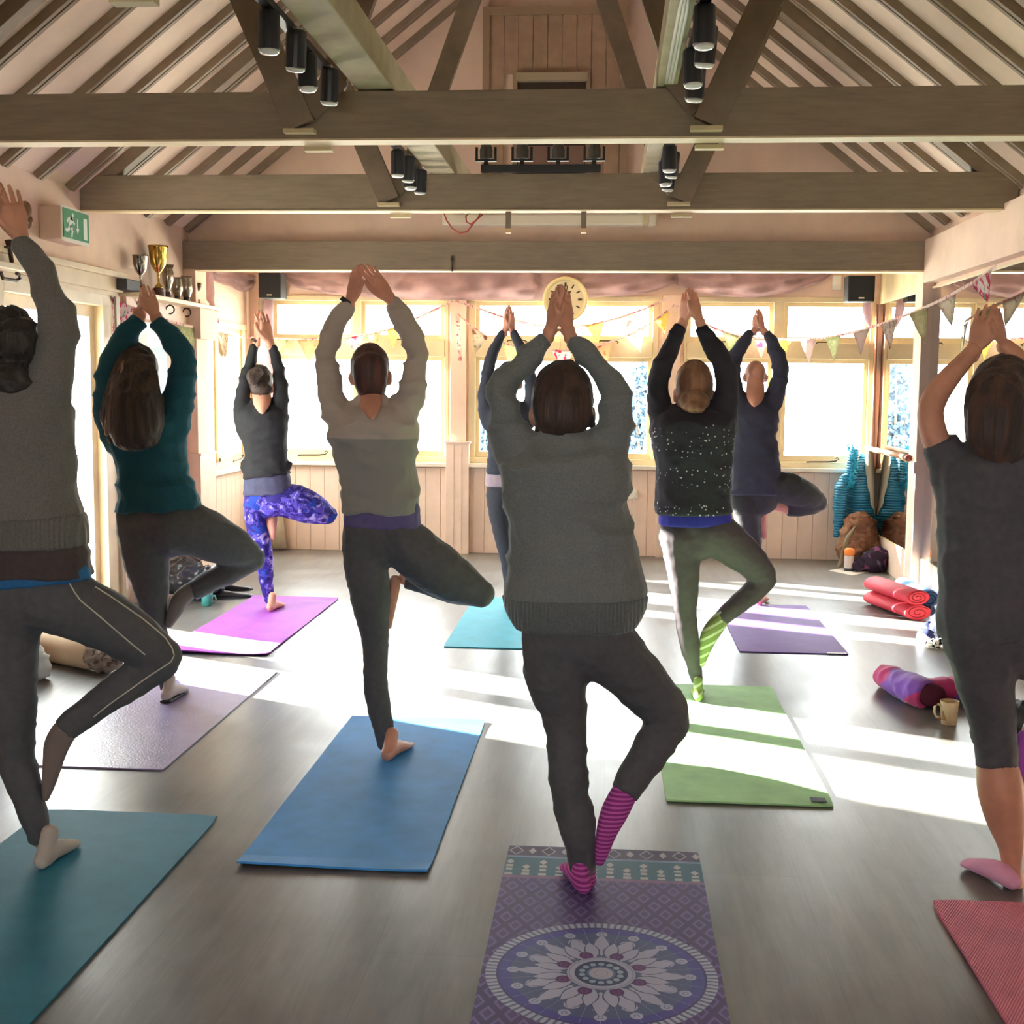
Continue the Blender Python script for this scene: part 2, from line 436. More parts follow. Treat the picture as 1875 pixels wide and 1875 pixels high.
# wall behind the camera, with an unseen window opening added to light the room
fw = B()
box(fw, (XL - .2, YF - .2, 0), (XR + .2, YF, 1.0)); box(fw, (XL - .2, YF - .2, 1.9), (XR + .2, YF, 5.2))
box(fw, (XL - .2, YF - .2, 1.0), (-1.4, YF, 1.9)); box(fw, (.4, YF - .2, 1.0), (XR + .2, YF, 1.9))
struct('wall_front', fw, PINK)

# ================================================================== ROOF
zr = ZE + SL * (XC - XL)
L = math.hypot(XC - XL, zr - ZE); YG = 9.33
cb = B()
for s in (-1, 1):
    x0 = XL - .05 if s < 0 else 2 * XC - XL + .05
    z0 = ZE + .085 - SL * .05
    vs = [(x0, YF - .2, z0), (XC, YF - .2, zr + .085), (XC, YG + .2, zr + .085), (x0, YG + .2, z0)]
    lo = [cb.verts.new(v) for v in vs]; hi = [cb.verts.new((v[0], v[1], v[2] + .12)) for v in vs]
    cb.faces.new(lo); cb.faces.new(list(reversed(hi)))
    for i in range(4): cb.faces.new((lo[i], hi[i], hi[(i + 1) % 4], lo[(i + 1) % 4]))
ceiling = struct('ceiling', cb, CEIL)
obj('bay_ceiling', BX((XL - .1, YG + .05, 2.535), (XR + .2, YB + .2, 2.6)), CEIL, ceiling)
# rafters: two boards with a groove between them
def rafter_mesh(s):
    bm = B(); ca = 1 / math.hypot(1, SL)
    n = Vector((-s * SL * ca * -1, 0, -ca)) if False else Vector((SL * ca * (1 if s < 0 else -1), 0, -ca))
    x0 = XL if s < 0 else 2 * XC - XL
    p = Vector((x0, 0, ZE + .085)) ; q = Vector((XC, 0, zr + .085))
    for (y0, y1, d, mi) in ((0, .028, .042, 0), (.028, .042, .03, 1), (.042, .070, .042, 0)):
        vs = []
        for e in (p, q):
            for yy, dd in ((y0, 0), (y1, 0), (y1, d), (y0, d)):
                vs.append(bm.verts.new(e + Vector((0, yy, 0)) + n * dd))
        for f in ((0, 1, 2, 3), (7, 6, 5, 4), (0, 4, 5, 1), (1, 5, 6, 2), (2, 6, 7, 3), (3, 7, 4, 0)):
            bm.faces.new([vs[i] for i in f]).material_index = mi
    return mesh_of(bm, 'rafter')
for s in (-1, 1):
    rm = rafter_mesh(s); setmats(rm, [RAFT, RAFTG])
    y = 9.22
    while y > 2.6:
        o = bpy.data.objects.new('rafter', rm); COL.objects.link(o); o.parent = ceiling; o.location = (0, y, 0); y -= .405
obj('ridge_board', BX((XC - .03, 2.2, zr - .1), (XC + .03, YG, zr + .08)), RAFT, ceiling)
# gable wall over the third beam
gb = B()
poly = [(XL, 2.5), (2 * XC - XL, 2.5), (2 * XC - XL, ZE + .1), (XC, zr + .1), (XL, ZE + .1)]
prism(gb, poly, .1, ((0, YG, 0), (1, 0, 0), (0, 0, 1), (0, 1, 0)))
gable = struct('wall_gable', gb, PINK)
# boarded hatch in the gable
hx0, hx1, hz0, hz1 = P(885, 100, YG).x, P(1150, 100, YG).x, P(1017, 322, YG).z, P(1017, 14, YG).z
HB = M('hatch_board_paint', (172, 142, 118), .6, .3, var=(10, .06)); HB2 = M('hatch_frame_paint', (164, 138, 112), .6, .3)
hatch = thing('loft_hatch', 'tall boarded loft hatch with an open slot, high on the end gable', 'hatch', ((hx0 + hx1) / 2, YG, hz0))
ox0, ox1 = P(948, 140, YG).x, P(1074, 140, YG).x; oz0, oz1 = P(1010, 320, YG).z, P(1010, 136, YG).z
n = 9; wv = (hx1 - hx0 - .1) / n
for k in range(n):
    xa = hx0 + .05 + k * wv; xb = xa + wv - .004
    lo_ = hz0 if (xb < ox0 or xa > ox1) else oz1
    obj('plank', BX((xa, YG - .03, lo_), (xb, YG - .012, hz1 - .06)), HB, hatch)
fr = B(); box(fr, (hx0, YG - .045, hz0), (hx0 + .05, YG, hz1)); box(fr, (hx1 - .05, YG - .045, hz0), (hx1, YG, hz1)); box(fr, (hx0 + .05, YG - .045, hz1 - .06), (hx1 - .05, YG, hz1))
obj('hatch_frame', fr, HB2, hatch)
obj('slot_shade', BX((ox0, YG - .012, hz0), (ox1, YG - .002, oz1)), M('slot_shade_paint', (74, 62, 54), .8, .2), hatch)  # dark sheet paints the shade inside the open slot
obj('slot_rail', BX((ox0 - .01, YG - .07, oz1 - .06), (ox1 + .01, YG - .012, oz1)), M('slot_rail_paint', (176, 160, 132), .5, .3), hatch, bevel=.004)
obj('slot_shutter', BX((ox0 + .01, YG - .03, hz0 + .02), (ox1 - .01, YG - .013, P(1010, 268, YG).z)), M('slot_shutter_paint', (150, 122, 106), .6, .3), hatch)
obj('slot_side', BX((ox0 - .03, YG - .05, hz0), (ox0, YG - .012, oz1)), HB2, hatch); obj('slot_side', BX((ox1, YG - .05, hz0), (ox1 + .03, YG - .012, oz1)), HB2, hatch)

# roof trusses: tie beam, four struts
def truss(y, z0, z1, label, th=.1):
    t = thing('roof_truss', label, 'roof truss', (XC, y, z0), 'painted roof trusses')
    obj('tie_beam', BX((XL + .0, y, z0), (2 * XC - XL, y + th, z1)), BEAM, t, bevel=.004)
    obj('beam_edge', BX((XL + .0, y - .004, z0 - .008), (2 * XC - XL, y + th + .004, z0)), MOULD, t)
    for s, xn in ((-1, -1.315), (1, .375)):
        # outer strut to the rafter, on the face of the beam; inner strut to the ridge behind it
        xo = XC + s * 1.33; zo = ZE + SL * (2.74 - abs(xo - XC)) - .02
        a = B(); bar(a, (xn, y - .026, z0 + .045), (xo, y - .026, zo), .125, .045, (0, 1, 0)); obj('strut', a, BEAMD, t, bevel=.003)
        a = B(); bar(a, (xn + s * -.02, y + th + .026, z0 + .03), (XC + s * .06, y + th + .026, zr - .05), .115, .045, (0, 1, 0)); obj('strut', a, BEAMD, t, bevel=.003)
        a = B(); bar(a, (xn + s * -.03, y - .016, z0 + .11), (xn - s * .16, y - .016, z1 + .06), .1, .028, (0, 1, 0)); obj('strut', a, BEAMD, t, bevel=.003)
        obj('strut_foot', BX((xn - .07, y - .052, z0 + .016), (xn + .06, y - .001, z0 + .034)), M('cut_timber_end_uplit', (206, 190, 150), .6, .3) if 'cut_timber_end_uplit' not in bpy.data.materials else bpy.data.materials['cut_timber_end_uplit'], t)  # pale colour paints light from below onto the cut ends
        obj('strut_foot', BX((xn - s * .01 - .03, y + th + .002, z0 - .03), (xn - s * .01 + .09, y + th + .05, z0 - .013)), bpy.data.materials['cut_timber_end_uplit'], t)
        r0 = Vector((XC + s * 2.72, y + .02, ZE + .05)); r1 = Vector((XC, y + .02, zr + .05))
        a = B(); bar(a, r0, r1, .075, .09, (0, 1, 0)); bmesh.ops.translate(a, verts=a.verts[:], vec=(0, .03, 0)); obj('principal_rafter', a, RAFT, t, bevel=.003)
    return t
truss(5.3, 2.52, 2.715, 'nearest dark tie beam truss spanning the whole picture')
truss(7.4, 2.515, 2.72, 'middle tie beam truss, with four stage spots standing on it')
truss(3.2, 2.52, 2.715, 'roof truss above the camera, ahead of the nearest beam')
t3 = thing('bay_beam', 'pale end beam above the back bay, carried on two posts', 'beam', (XC, 9.2, 2.33))
obj('beam_body', BX((XL + .0, 9.2, 2.33), (2.42, 9.33, 2.535)), BEAM, t3, bevel=.004)
obj('beam_edge', BX((XL + .0, 9.196, 2.32), (2.42, 9.334, 2.33)), MOULD, t3)
hk = B(); tube(hk, [P(828, 468, 9.19), P(828, 486, 9.185), P(828, 497, 9.185)], .006, 6); box(hk, P(825, 470, 9.185), P(831, 478, 9.2))
tag(obj('beam_hook', hk, DIRON), 'small dark iron hook on the face of the end beam', 'hook')
# longitudinal timbers lying on the tie beams
for x0, x1, zt, lab in ((-1.085, -.93, 2.86, 'long pale green timber lying on the tie beams, left of centre'), (.165, .25, 2.84, 'thin pale timber lying on the tie beams, right of centre')):
    t = tag(obj('purlin', BX((x0, 2.0, 2.722), (x1, 9.32, zt)), PURL, bevel=.006), lab, 'timber')

# spotlight tracks with four cans each
CAN = M('spot_can', (38, 42, 48), .4, .45); LAMP = M('spot_lamp_glass', (226, 228, 220), .15, .6)
def spot(x, y, z, tilt, k, lab):
    t = thing('ceiling_spotlight', lab, 'spotlight', (x, y, z), 'black can spotlights on the roof tracks')
    R = Matrix.Rotation(tilt, 3, 'X') @ Matrix.Rotation(tilt * .6, 3, 'Y')
    def tr(bm): 
        bmesh.ops.rotate(bm, verts=bm.verts[:], cent=(0, 0, 0), matrix=R); bmesh.ops.translate(bm, verts=bm.verts[:], vec=(x, y, z)); return bm
    obj('spot_body', tr(lathe(B(), [(.012, .128), (.026, .126), (.034, .12), (.036, .11), (.036, .002), (.034, 0)], 16)), CAN, t, smooth=False)
    obj('lamp_face', tr(lathe(B(), [(.033, .0), (.033, -.006), (.026, -.012), (.01, -.014)], 16)), LAMP, t, smooth=True)
    s = B(); tube(s, [(x, y, z + .12), (x + .0, y, 2.722 - .012)], .007, 6); box(s, (x - .012, y - .02, 2.70), (x + .012, y + .02, 2.714)); obj('spot_stem', s, STEEL, t)
sets = [(-1.125, (4.1, 4.36, 4.62, 4.88), 2.57, 'nearer left track'), (-1.125, (6.55, 6.76, 6.97, 7.18), 2.575, 'farther left track'),
        (.275, (4.12, 4.38, 4.64, 4.9), 2.575, 'nearer right track'), (.275, (6.5, 6.72, 6.94, 7.16), 2.585, 'farther right track')]
words = ('nearest the camera', 'second from the camera', 'third from the camera', 'farthest from the camera')
for x, ys, z, nm in sets:
    tr_ = obj('spot_track', BX((x - .018, ys[0] - .18, 2.70), (x + .018, ys[-1] + .1, 2.725)), BLACK)
    tag(tr_, 'thin black lighting track, the ' + nm, 'light track')
    for k, y in enumerate(ys):
        spot(x + (0 if k % 2 == 0 else .02), y, z + (.006 if k % 2 else 0), (.0, .12, -.06, .1)[k], k, 'black can spotlight on the %s, %s' % (nm, words[k]))
for k, dx in enumerate((-.075, -.062, -.05)):
    cbm = B(); tube(cbm, [(.275 + dx - .03 * (k - 1), 3.35, 2.712), (.275 + dx, 4.2, 2.712), (.275 + dx, 5.0, 2.712), (.275 + dx, 5.2, 2.712)], .007, 6)
    tag(obj('electric_cable', cbm, WHITE, smooth=True), ('white cable clipped beside the right tracks, outermost', 'white cable beside the right tracks, middle one', 'white cable nearest the right track spots')[k], 'cable')
# four stage spots standing on the middle tie beam
bar_ = obj('lighting_bar', BX((P(880, 316, 7.35).x, 7.36, 2.722), (P(1100, 316, 7.35).x, 7.40, 2.765)), BLACK, bevel=.003)
tag(bar_, 'short black lighting bar lying on the middle tie beam', 'light bar')
for px, lab in ((890, 'stage spot in a yoke on the middle beam, leftmost of four'), (956, 'stage spot in a yoke on the middle beam, second from left'), (1022, 'stage spot in a yoke on the middle beam, third from left'), (1088, 'stage spot in a yoke on the middle beam, rightmost of four')):
    x = P(px, 300, 7.38).x; t = thing('stage_spotlight', lab, 'spotlight', (x, 7.38, 2.765), 'stage spots on the lighting bar')
    y = B(); box(y, (x - .062, 7.366, 2.785), (x + .062, 7.394, 2.797)); box(y, (x - .062, 7.366, 2.797), (x - .048, 7.394, 2.865)); box(y, (x + .048, 7.366, 2.797), (x + .062, 7.394, 2.865)); box(y, (x - .012, 7.37, 2.765), (x + .012, 7.39, 2.785))
    obj('yoke', y, BLACK, t)
    obj('lamp_head', lathe(B(), [(.01, 2.80), (.036, 2.802), (.038, 2.85), (.03, 2.875), (.026, 2.905), (.01, 2.91)], 14, (x, 7.38, 0)), M('lamp_head_grey', (78, 74, 68), .4, .5) if 'lamp_head_grey' not in bpy.data.materials else bpy.data.materials['lamp_head_grey'], t)
# roller screen case on the gable
sx0, sx1 = P(812, 400, 9.2).x, P(1202, 400, 9.2).x; sz0, sz1 = P(1000, 413, 9.15).z, P(1000, 392, 9.15).z
t = thing('screen_case', 'long cream projection screen case fixed above the end beam', 'screen', ((sx0 + sx1) / 2, 9.2, sz0))
obj('case', BX((sx0, 9.13, sz0), (sx1, 9.24, sz1)), M('case_cream', (246, 236, 212), .4, .4), t, bevel=.012)
obj('case_end', BX((sx1 - .1, 9.125, sz0 - .002), (sx1 - .06, 9.245, sz1 + .002)), CREAM, t)
for px, lab in ((931, 'left one of two short battens hanging before the screen case'), (1069, 'right one of two short battens hanging before the screen case')):
    xx = P(px, 400, 7.46).x; t = thing('hanging_batten', lab, 'batten', (xx, 7.46, 2.40), 'battens under the middle beam')
    obj('batten', BX((xx - .015, 7.44, 2.412), (xx + .015, 7.48, 2.515)), BEAMD, t); obj('batten_end', BX((xx - .017, 7.438, 2.385), (xx + .017, 7.482, 2.412)), WOODP, t, bevel=.004)  # pale tip paints the light on the batten's lower end
cbm = B(); tube(cbm, [P(q[0], q[1], 9.05) for q in ((812, 388), (818, 404), (828, 418), (842, 427), (856, 424), (866, 410), (876, 398), (880, 390))], .006, 6)
tube(cbm, [P(q[0], q[1], 9.02) for q in ((862, 388), (853, 396), (854, 406), (862, 411), (872, 403), (884, 392))], .006, 6)
tag(obj('red_cable', cbm, M('red_cable_rubber', (186, 84, 72), .5, .4), smooth=True), 'looped red cable hanging at the left end of the screen case', 'cable')

# ================================================================== WALL FURNISHINGS
# drapes of mauve voile along the top of the back bay
VOILE = M('mauve_voile', (214, 190, 192), .8, .1, var=(9, .08), sheen=.3)
VOILE2 = M('mauve_voile_hanging', (206, 182, 190), .8, .1, var=(14, .1), sheen=.3)
for vm_ in (VOILE, VOILE2):
    nt, b = nodes_of(vm_); tr = nt.nodes.new('ShaderNodeBsdfTranslucent'); tr.inputs[0].default_value = (*lin((214, 190, 192)), 1); ms = nt.nodes.new('ShaderNodeMixShader'); ms.inputs[0].default_value = .45
    out = [q for q in nt.nodes if q.type == 'OUTPUT_MATERIAL'][0]; nt.links.new(b.outputs[0], ms.inputs[1]); nt.links.new(tr.outputs[0], ms.inputs[2]); nt.links.new(ms.outputs[0], out.inputs[0])
def swag(name, pts, label, top_h, nfold=5, mat=VOILE, yb=None):
    """a hanging strip of cloth: pts = (x, y_top, y_bottom) pixels at depth Y, folded in depth"""
    bm = B(); n = len(pts); rows = 7; g = []
    for i, (x, yt, ybm, Y) in enumerate(pts):
        col = []
        for r in range(rows):
            f = r / (rows - 1); yy = yt + (ybm - yt) * f
            d = .018 * math.sin(f * nfold * math.pi + i * .55) + .012 * math.sin(i * 1.3 + f * 4)
            col.append(bm.verts.new(P(x, yy, Y - .035 + d)))
        g.append(col)
    for i in range(n - 1):
        for r in range(rows - 1): bm.faces.new((g[i][r], g[i + 1][r], g[i + 1][r + 1], g[i][r + 1]))
    bmesh.ops.solidify(bm, geom=bm.faces[:], thickness=.004)
    return tag(obj(name, bm, mat, smooth=True), label, 'drape')
def lerp_pts(ks, step, Y):
    out = []
    for (a, b_) in zip(ks, ks[1:]):
        n = max(1, int(abs(b_[0] - a[0]) / step))
        for i in range(n):
            f = i / n; out.append(tuple(a[k] + (b_[k] - a[k]) * f for k in range(3)) + (Y,))
    out.append(tuple(ks[-1]) + (Y,)); return out
YD = YB - .07
swag('drape', lerp_pts([(515, 494, 506), (540, 494, 526), (600, 494, 538), (680, 494, 545), (780, 494, 549), (900, 494, 549), (985, 494, 549)], 12, YD), 'long mauve voile swag along the wall top, left of the clock', 0)
swag('drape', lerp_pts([(985, 494, 549), (1080, 494, 545), (1150, 494, 541), (1200, 494, 533), (1234, 494, 519)], 12, YD), 'mauve voile swag behind and right of the clock', 0)
swag('drape', lerp_pts([(1234, 494, 519), (1270, 494, 533), (1320, 494, 543), (1380, 494, 545), (1450, 494, 535), (1500, 494, 518), (1526, 494, 501)], 12, YD), 'mauve voile swag right of centre, ending by the white box', 0)
def swag_left(name, ks, label):
    bm = B(); g = []; rows = 7
    for i, (x, yt, ybm) in enumerate(ks):
        col = []
        for r in range(rows):
            f = r / (rows - 1); d = .02 * math.sin(f * 4 * math.pi + i * .7) + .01 * math.sin(i * 2.1)
            col.append(bm.verts.new(PX(x, yt + (ybm - yt) * f, XL + .045 + d)))
        g.append(col)
    for i in range(len(g) - 1):
        for r in range(rows - 1): bm.faces.new((g[i][r], g[i + 1][r], g[i + 1][r + 1], g[i][r + 1]))
    bmesh.ops.solidify(bm, geom=bm.faces[:], thickness=.004)
    return tag(obj(name, bm, VOILE, smooth=True), label, 'drape')
swag_left('drape', [(388, 494, 512), (400, 496, 518), (412, 497, 522), (424, 497, 524), (432, 498, 530), (442, 499, 534), (452, 500, 534), (462, 502, 528), (469, 504, 520)], 'bunched mauve voile along the top of the left bay wall')
# knotted tail of voile by the left post
def loft_simple(bm, st, n=10):
    rings = []
    for c, rx, ry in st:
        c = Vector(c); rings.append([bm.verts.new(c + Vector((rx * math.cos(2 * math.pi * k / n) * (1 + .18 * math.sin(3 * 2 * math.pi * k / n)), ry * math.sin(2 * math.pi * k / n), 0))) for k in range(n)])
    for a, b_ in zip(rings, rings[1:]):
        for k in range(n): bm.faces.new((a[k], a[(k + 1) % n], b_[(k + 1) % n], b_[k]))
    bm.faces.new(rings[0]); bm.faces.new(rings[-1]); return bm
def vst(Y, lst):
    out = []
    for x, y, hw in lst: out.append((P(x, y, Y), hw * Y / FPX, hw * Y / FPX * .7))
    return out
tag(obj('knotted_drape', loft_simple(B(), vst(9.62, [(379, 498, 10), (380, 515, 11), (382, 535, 11), (385, 550, 7), (388, 556, 5), (388, 563, 7), (391, 575, 7), (395, 587, 6), (398, 592, 3)])), VOILE2, smooth=True), 'knotted mauve voile tail hanging by the left post', 'drape')
tag(obj('corner_drape', loft_simple(B(), vst(10.84, [(492, 546, 9), (490, 580, 10), (489, 620, 11), (490, 660, 10), (493, 700, 10), (496, 740, 8)])), VOILE2, smooth=True), 'narrow mauve voile hanging below the left loudspeaker', 'drape')
tag(obj('white_curtain', loft_simple(B(), vst(10.86, [(478, 548, 5), (478, 640, 8), (480, 720, 9), (495, 860, 12), (508, 960, 12), (510, 1003, 15)])), M('off_white_curtain', (222, 212, 190), .8, .1, var=(10, .08)), smooth=True), 'off white curtain hanging in the left back corner', 'curtain')
tag(obj('frayed_drape', loft_simple(B(), vst(10.8, [(1588, 548, 6), (1587, 565, 8), (1590, 585, 6), (1592, 598, 2)])), VOILE2, smooth=True), 'scrap of mauve voile hanging below the right loudspeaker', 'drape')
# loudspeakers
for (xa, ya, xb, yb_, Y, lab) in ((472, 499, 514, 546, 10.45, 'black loudspeaker hung in the left back corner'), (1554, 504, 1602, 552, 10.5, 'black loudspeaker hung in the right back corner')):
    a, c = P(xa, ya, Y), P(xb, yb_, Y)
    t = thing('loudspeaker', lab, 'loudspeaker', ((a.x + c.x) / 2, Y + .1, c.z), 'pair of wall loudspeakers')
    obj('cabinet', BX((a.x, Y + .012, c.z), (c.x, Y + .2, a.z)), BLACKM, t, bevel=.008)
    obj('grille', BX((a.x + .006, Y, c.z + .006), (c.x - .006, Y + .012, a.z - .006)), M('speaker_grille', (36, 38, 42), .8, .2, bmp=(400, .5)) if 'speaker_grille' not in bpy.data.materials else bpy.data.materials['speaker_grille'], t)
    xm = (a.x + c.x) / 2; obj('badge', BX((xm - .022, Y - .003, c.z + .022), (xm + .022, Y, c.z + .034)), STEEL, t)
    obj('bracket', BX((xm - .02, Y + .2, (a.z + c.z) / 2 - .03), (xm + .02, YB - .001, (a.z + c.z) / 2 + .03)), BLACK, t)
a, c = P(1525, 504, 10.9), P(1540, 530, 10.9)
tag(obj('junction_box', BX((a.x, 10.88, c.z), (c.x, 10.949, a.z)), WHITE, bevel=.006), 'small white box on the wall beside the right loudspeaker', 'box')
# clock
cc = P(1035, 548, 10.765); rc = 41 * 10.765 / FPX
t = thing('wall_clock', 'round cream wall clock hung in front of the middle window', 'clock', (cc.x, 10.825, cc.z))
def ydisc(prof): return lathe(B(), prof, 36, (cc.x, 0, cc.z), 'y')
obj('clock_case', ydisc([(rc * .97, 10.825), (rc, 10.805), (rc, 10.780), (rc * .96, 10.767), (rc * .84, 10.775), (rc * .82, 10.795)]), M('clock_rim', (226, 214, 160), .35, .5), t, smooth=True)
obj('clock_face', ydisc([(rc * .83, 10.800), (rc * .83, 10.791)]), M('clock_face_cream', (222, 208, 172), .5, .3), t)
INK = M('clock_ink', (66, 58, 48), .6, .3)
for k in range(12):
    an = k * math.pi / 6; d = Vector((math.sin(an), 0, math.cos(an))); p = Vector((cc.x, 10.788, cc.z))
    tk = B(); bar(tk, p + d * rc * .56, p + d * rc * .74, .012 if k % 3 else .018, .003, (0, 1, 0)); obj('numeral_stroke', tk, INK, t)
p = Vector((cc.x, 10.785, cc.z))
for an, ln, wd, nm in ((math.radians(32), .42, .012, 'hour_hand'), (math.radians(8), .62, .008, 'minute_hand')):
    d = Vector((math.sin(an), 0, math.cos(an))); hb = B(); bar(hb, p - d * rc * .08, p + d * rc * ln, wd, .003, (0, 1, 0)); obj(nm, hb, INK, t)
obj('clock_hanger', BX((cc.x - .02, 10.825, cc.z - .02), (cc.x + .02, 10.95, cc.z + .02)), INK, t)
# exit sign box on the left wall
f0 = PX(114, 376, XL + .14); f1 = PX(164, 445, XL + .14)
sy0, sy1, sz0, sz1 = f0.y, f1.y, PX(114, 437, XL + .14).z, f0.z
t = thing('exit_sign', 'green running man exit sign box on the left wall', 'sign', (XL, (sy0 + sy1) / 2, sz0))
obj('sign_box', BX((XL, sy0, sz0), (XL + .13, sy1, sz1)), M('sign_box_plastic', (206, 178, 156), .5, .3), t, bevel=.008)
obj('sign_edge', BX((XL + .13, sy0 - .004, sz0 - .006), (XL + .136, sy1 + .004, sz1 + .004)), WHITE, t)
obj('sign_panel', BX((XL + .136, sy0 + .01, sz0 + .014), (XL + .141, sy1 - .006, sz1 - .008)), M('sign_green', (46, 132, 92), .35, .4), t)
SW = M('sign_white', (226, 238, 226), .4, .4)
H = sz1 - sz0; Wd = sy1 - sy0
def sg(poly, nm):
    bm = B(); prism(bm, poly, .002, ((XL + .141, sy0, sz0), (0, Wd, 0), (0, 0, H), (1, 0, 0))); obj(nm, bm, SW, t)
def limb(a, b_, w0, w1):
    dx, dy = (b_[0] - a[0]) * Wd, (b_[1] - a[1]) * H; l = math.hypot(dx, dy); nx, ny = -dy / l, dx / l
    return [(a[0] + nx * w0 / Wd, a[1] + ny * w0 / H), (a[0] - nx * w0 / Wd, a[1] - ny * w0 / H), (b_[0] - nx * w1 / Wd, b_[1] - ny * w1 / H), (b_[0] + nx * w1 / Wd, b_[1] + ny * w1 / H)]
sg([(.36 + .035 * math.cos(k * math.pi / 5), .80 + .035 * Wd / H * math.sin(k * math.pi / 5)) for k in range(10)], 'pictogram_head')
for a, b_, w0, w1 in (((.33, .71), (.25, .45), .020, .018), ((.32, .70), (.20, .66), .010, .009), ((.20, .66), (.15, .54), .009, .007), ((.34, .70), (.38, .58), .010, .008), ((.38, .58), (.43, .53), .008, .007),
                     ((.25, .46), (.34, .34), .014, .011), ((.34, .34), (.30, .12), .011, .008), ((.25, .45), (.18, .31), .014, .010), ((.18, .31), (.08, .30), .010, .008)):
    sg(limb(a, b_, w0, w1), 'pictogram_limb')
sg(limb((.535, .72), (.535, .40), .006, .006), 'pictogram_arrow'); sg([(.48, .42), (.59, .42), (.535, .26)], 'pictogram_arrow')
sg([(.76, .14), (.90, .14), (.90, .80), (.76, .80)], 'pictogram_door')
# trophy shelf
shz = 2.075
t = thing('trophy_shelf', 'cream wall shelf with scroll brackets holding trophies', 'shelf', (XL, 8.7, shz))
obj('shelf_board', BX((XL, 7.99, shz - .03), (XL + .15, 9.63, shz)), CREAM, t, bevel=.005)
obj('shelf_rail', BX((XL, 8.02, shz - .16), (XL + .03, 9.2, shz - .03)), PINKB, t)
obj('shelf_box', BX((XL, 9.2, shz - .26), (XL + .13, 9.62, shz - .03)), PINK, t, bevel=.004)
for yy in (8.2, 8.75, 9.1):
    br_ = B(); tube(br_, [(XL + .03 + .03 - .03 * math.cos(a), yy + .0, shz - .07 + .03 * math.sin(a)) for a in [k * .5 for k in range(11)]], .006, 6); obj('scroll_bracket', br_, DIRON, t)
def cup(name, px, ytop, yb_, hw, mat, lab, base=WOODD, handles=True, prof=None, dx=.08):
    Yc = PX(px, yb_, XL + dx).y; z = shz; h = (yb_ - ytop) * Yc / FPX; r = hw * Yc / FPX
    t = thing(name, lab, 'trophy', (XL + dx, Yc, z), 'trophies on the wall shelf'); c = (XL + dx, Yc, 0)
    hb = h * .17
    obj('plinth', lathe(B(), [(r * .62, z), (r * .62, z + hb * .55), (r * .5, z + hb * .6), (r * .5, z + hb)], 18, c), base, t)
    zz = z + hb; hh = h - hb
    pf = prof or [(.42, 0), (.38, .04), (.12, .12), (.1, .25), (.16, .3), (.1, .34), (.4, .42), (.72, .55), (.85, .75), (.9, .95), (1, 1), (.95, 1)]
    obj('cup_bowl', lathe(B(), [(r * a, zz + hh * b_) for a, b_ in pf], 20, c), mat, t, smooth=True)
    if handles:
        for s in (-1, 1):
            hd = B(); tube(hd, [(c[0], Yc + s * r * q, zz + hh * k) for q, k in ((.6, .48), (.95, .5), (1.25, .68), (1.3, .85), (1.1, .95), (.88, .9))], r * .09, 6); obj('cup_handle', hd, mat, t, smooth=True)
cup('trophy_cup', 258, 470, 540, 15, SILV, 'tarnished two handled cup at the left of the trophy shelf')
cup('trophy_cup', 291, 456, 549, 19, GOLD, 'tallest gold cup in the middle of the trophy shelf', WOODD, True, None, .09)
cup('trophy_cup', 308, 490, 551, 12, SILV, 'slim silver vase cup right of the tall gold one', WOODD, False, [(.5, 0), (.3, .06), (.35, .1), (.8, .4), (.9, .7), (.75, .85), (.95, 1), (.9, 1)], .1)
cup('trophy_cup', 325, 512, 554, 10, SILV, 'short dark rounded cup, fourth along the trophy shelf', BLACK, False, [(.5, 0), (.6, .05), (.95, .3), (1, .6), (.9, .9), (.95, 1), (.9, 1)])
cup('trophy_cup', 342, 510, 557, 11, SILV, 'dark rounded cup with a pale badge, before the small goblet', BLACK, False, [(.5, 0), (.6, .05), (.95, .3), (1, .6), (.9, .9), (.95, 1), (.9, 1)])
cup('trophy_cup', 362, 522, 561, 8, WOODD, 'small dark wooden goblet at the right end of the shelf', WOODD, False, [(.6, 0), (.55, .05), (.15, .15), (.12, .45), (.5, .55), (.9, .75), (1, 1), (.95, 1)])
yb0 = PX(222, 535, XL + .08).y
tag(obj('black_case', BX((XL + .03, yb0, shz), (XL + .12, yb0 + .22, shz + .07)), BLACKM, bevel=.006), 'small black case at the left end of the trophy shelf', 'case')
# shelf and dark figure over the glazed door, at the left edge
zs2 = PX(25, 490, XL + .1).z
t = thing('door_shelf', 'white bracket shelf over the glazed door at left edge', 'shelf', (XL, 6.3, zs2))
obj('shelf_board', BX((XL, 5.4, zs2 - .02), (XL + .16, PX(38, 490, XL + .12).y, zs2 + .012)), CREAM, t, bevel=.005)
yq = PX(22, 505, XL + .1).y
br_ = B(); tube(br_, [(XL + .1, yq + dy, zs2 - .045 + dz) for dy, dz in ((-.12, .01), (-.1, -.02), (.05, -.02), (.085, -.005), (.08, .015), (.05, .018))], .01, 6); obj('scroll_bracket', br_, DIRON, t)
fg = B(); yq = PX(20, 485, XL + .08).y
tube(fg, [(XL + .08, yq, zs2 + .012), (XL + .08, yq + .01, zs2 + .03), (XL + .08, yq - .005, zs2 + .09), (XL + .08, yq - .02, zs2 + .14)], [.03, .012, .012, .02], 8); tube(fg, [(XL + .08, yq - .06, zs2 + .1), (XL + .08, yq + .04, zs2 + .105)], .006, 6)
tag(obj('iron_figure', fg, DIRON, smooth=True), 'little dark iron cross figure on the shelf over the door', 'ornament')
lv = B(); ell(lv, PX(46, 385, XL + .06), (.035, .03, .05)); ell(lv, PX(50, 405, XL + .06), (.03, .03, .04)); ell(lv, PX(44, 412, XL + .06), (.03, .025, .03))  # rough brown ellipsoids beside the raised hand
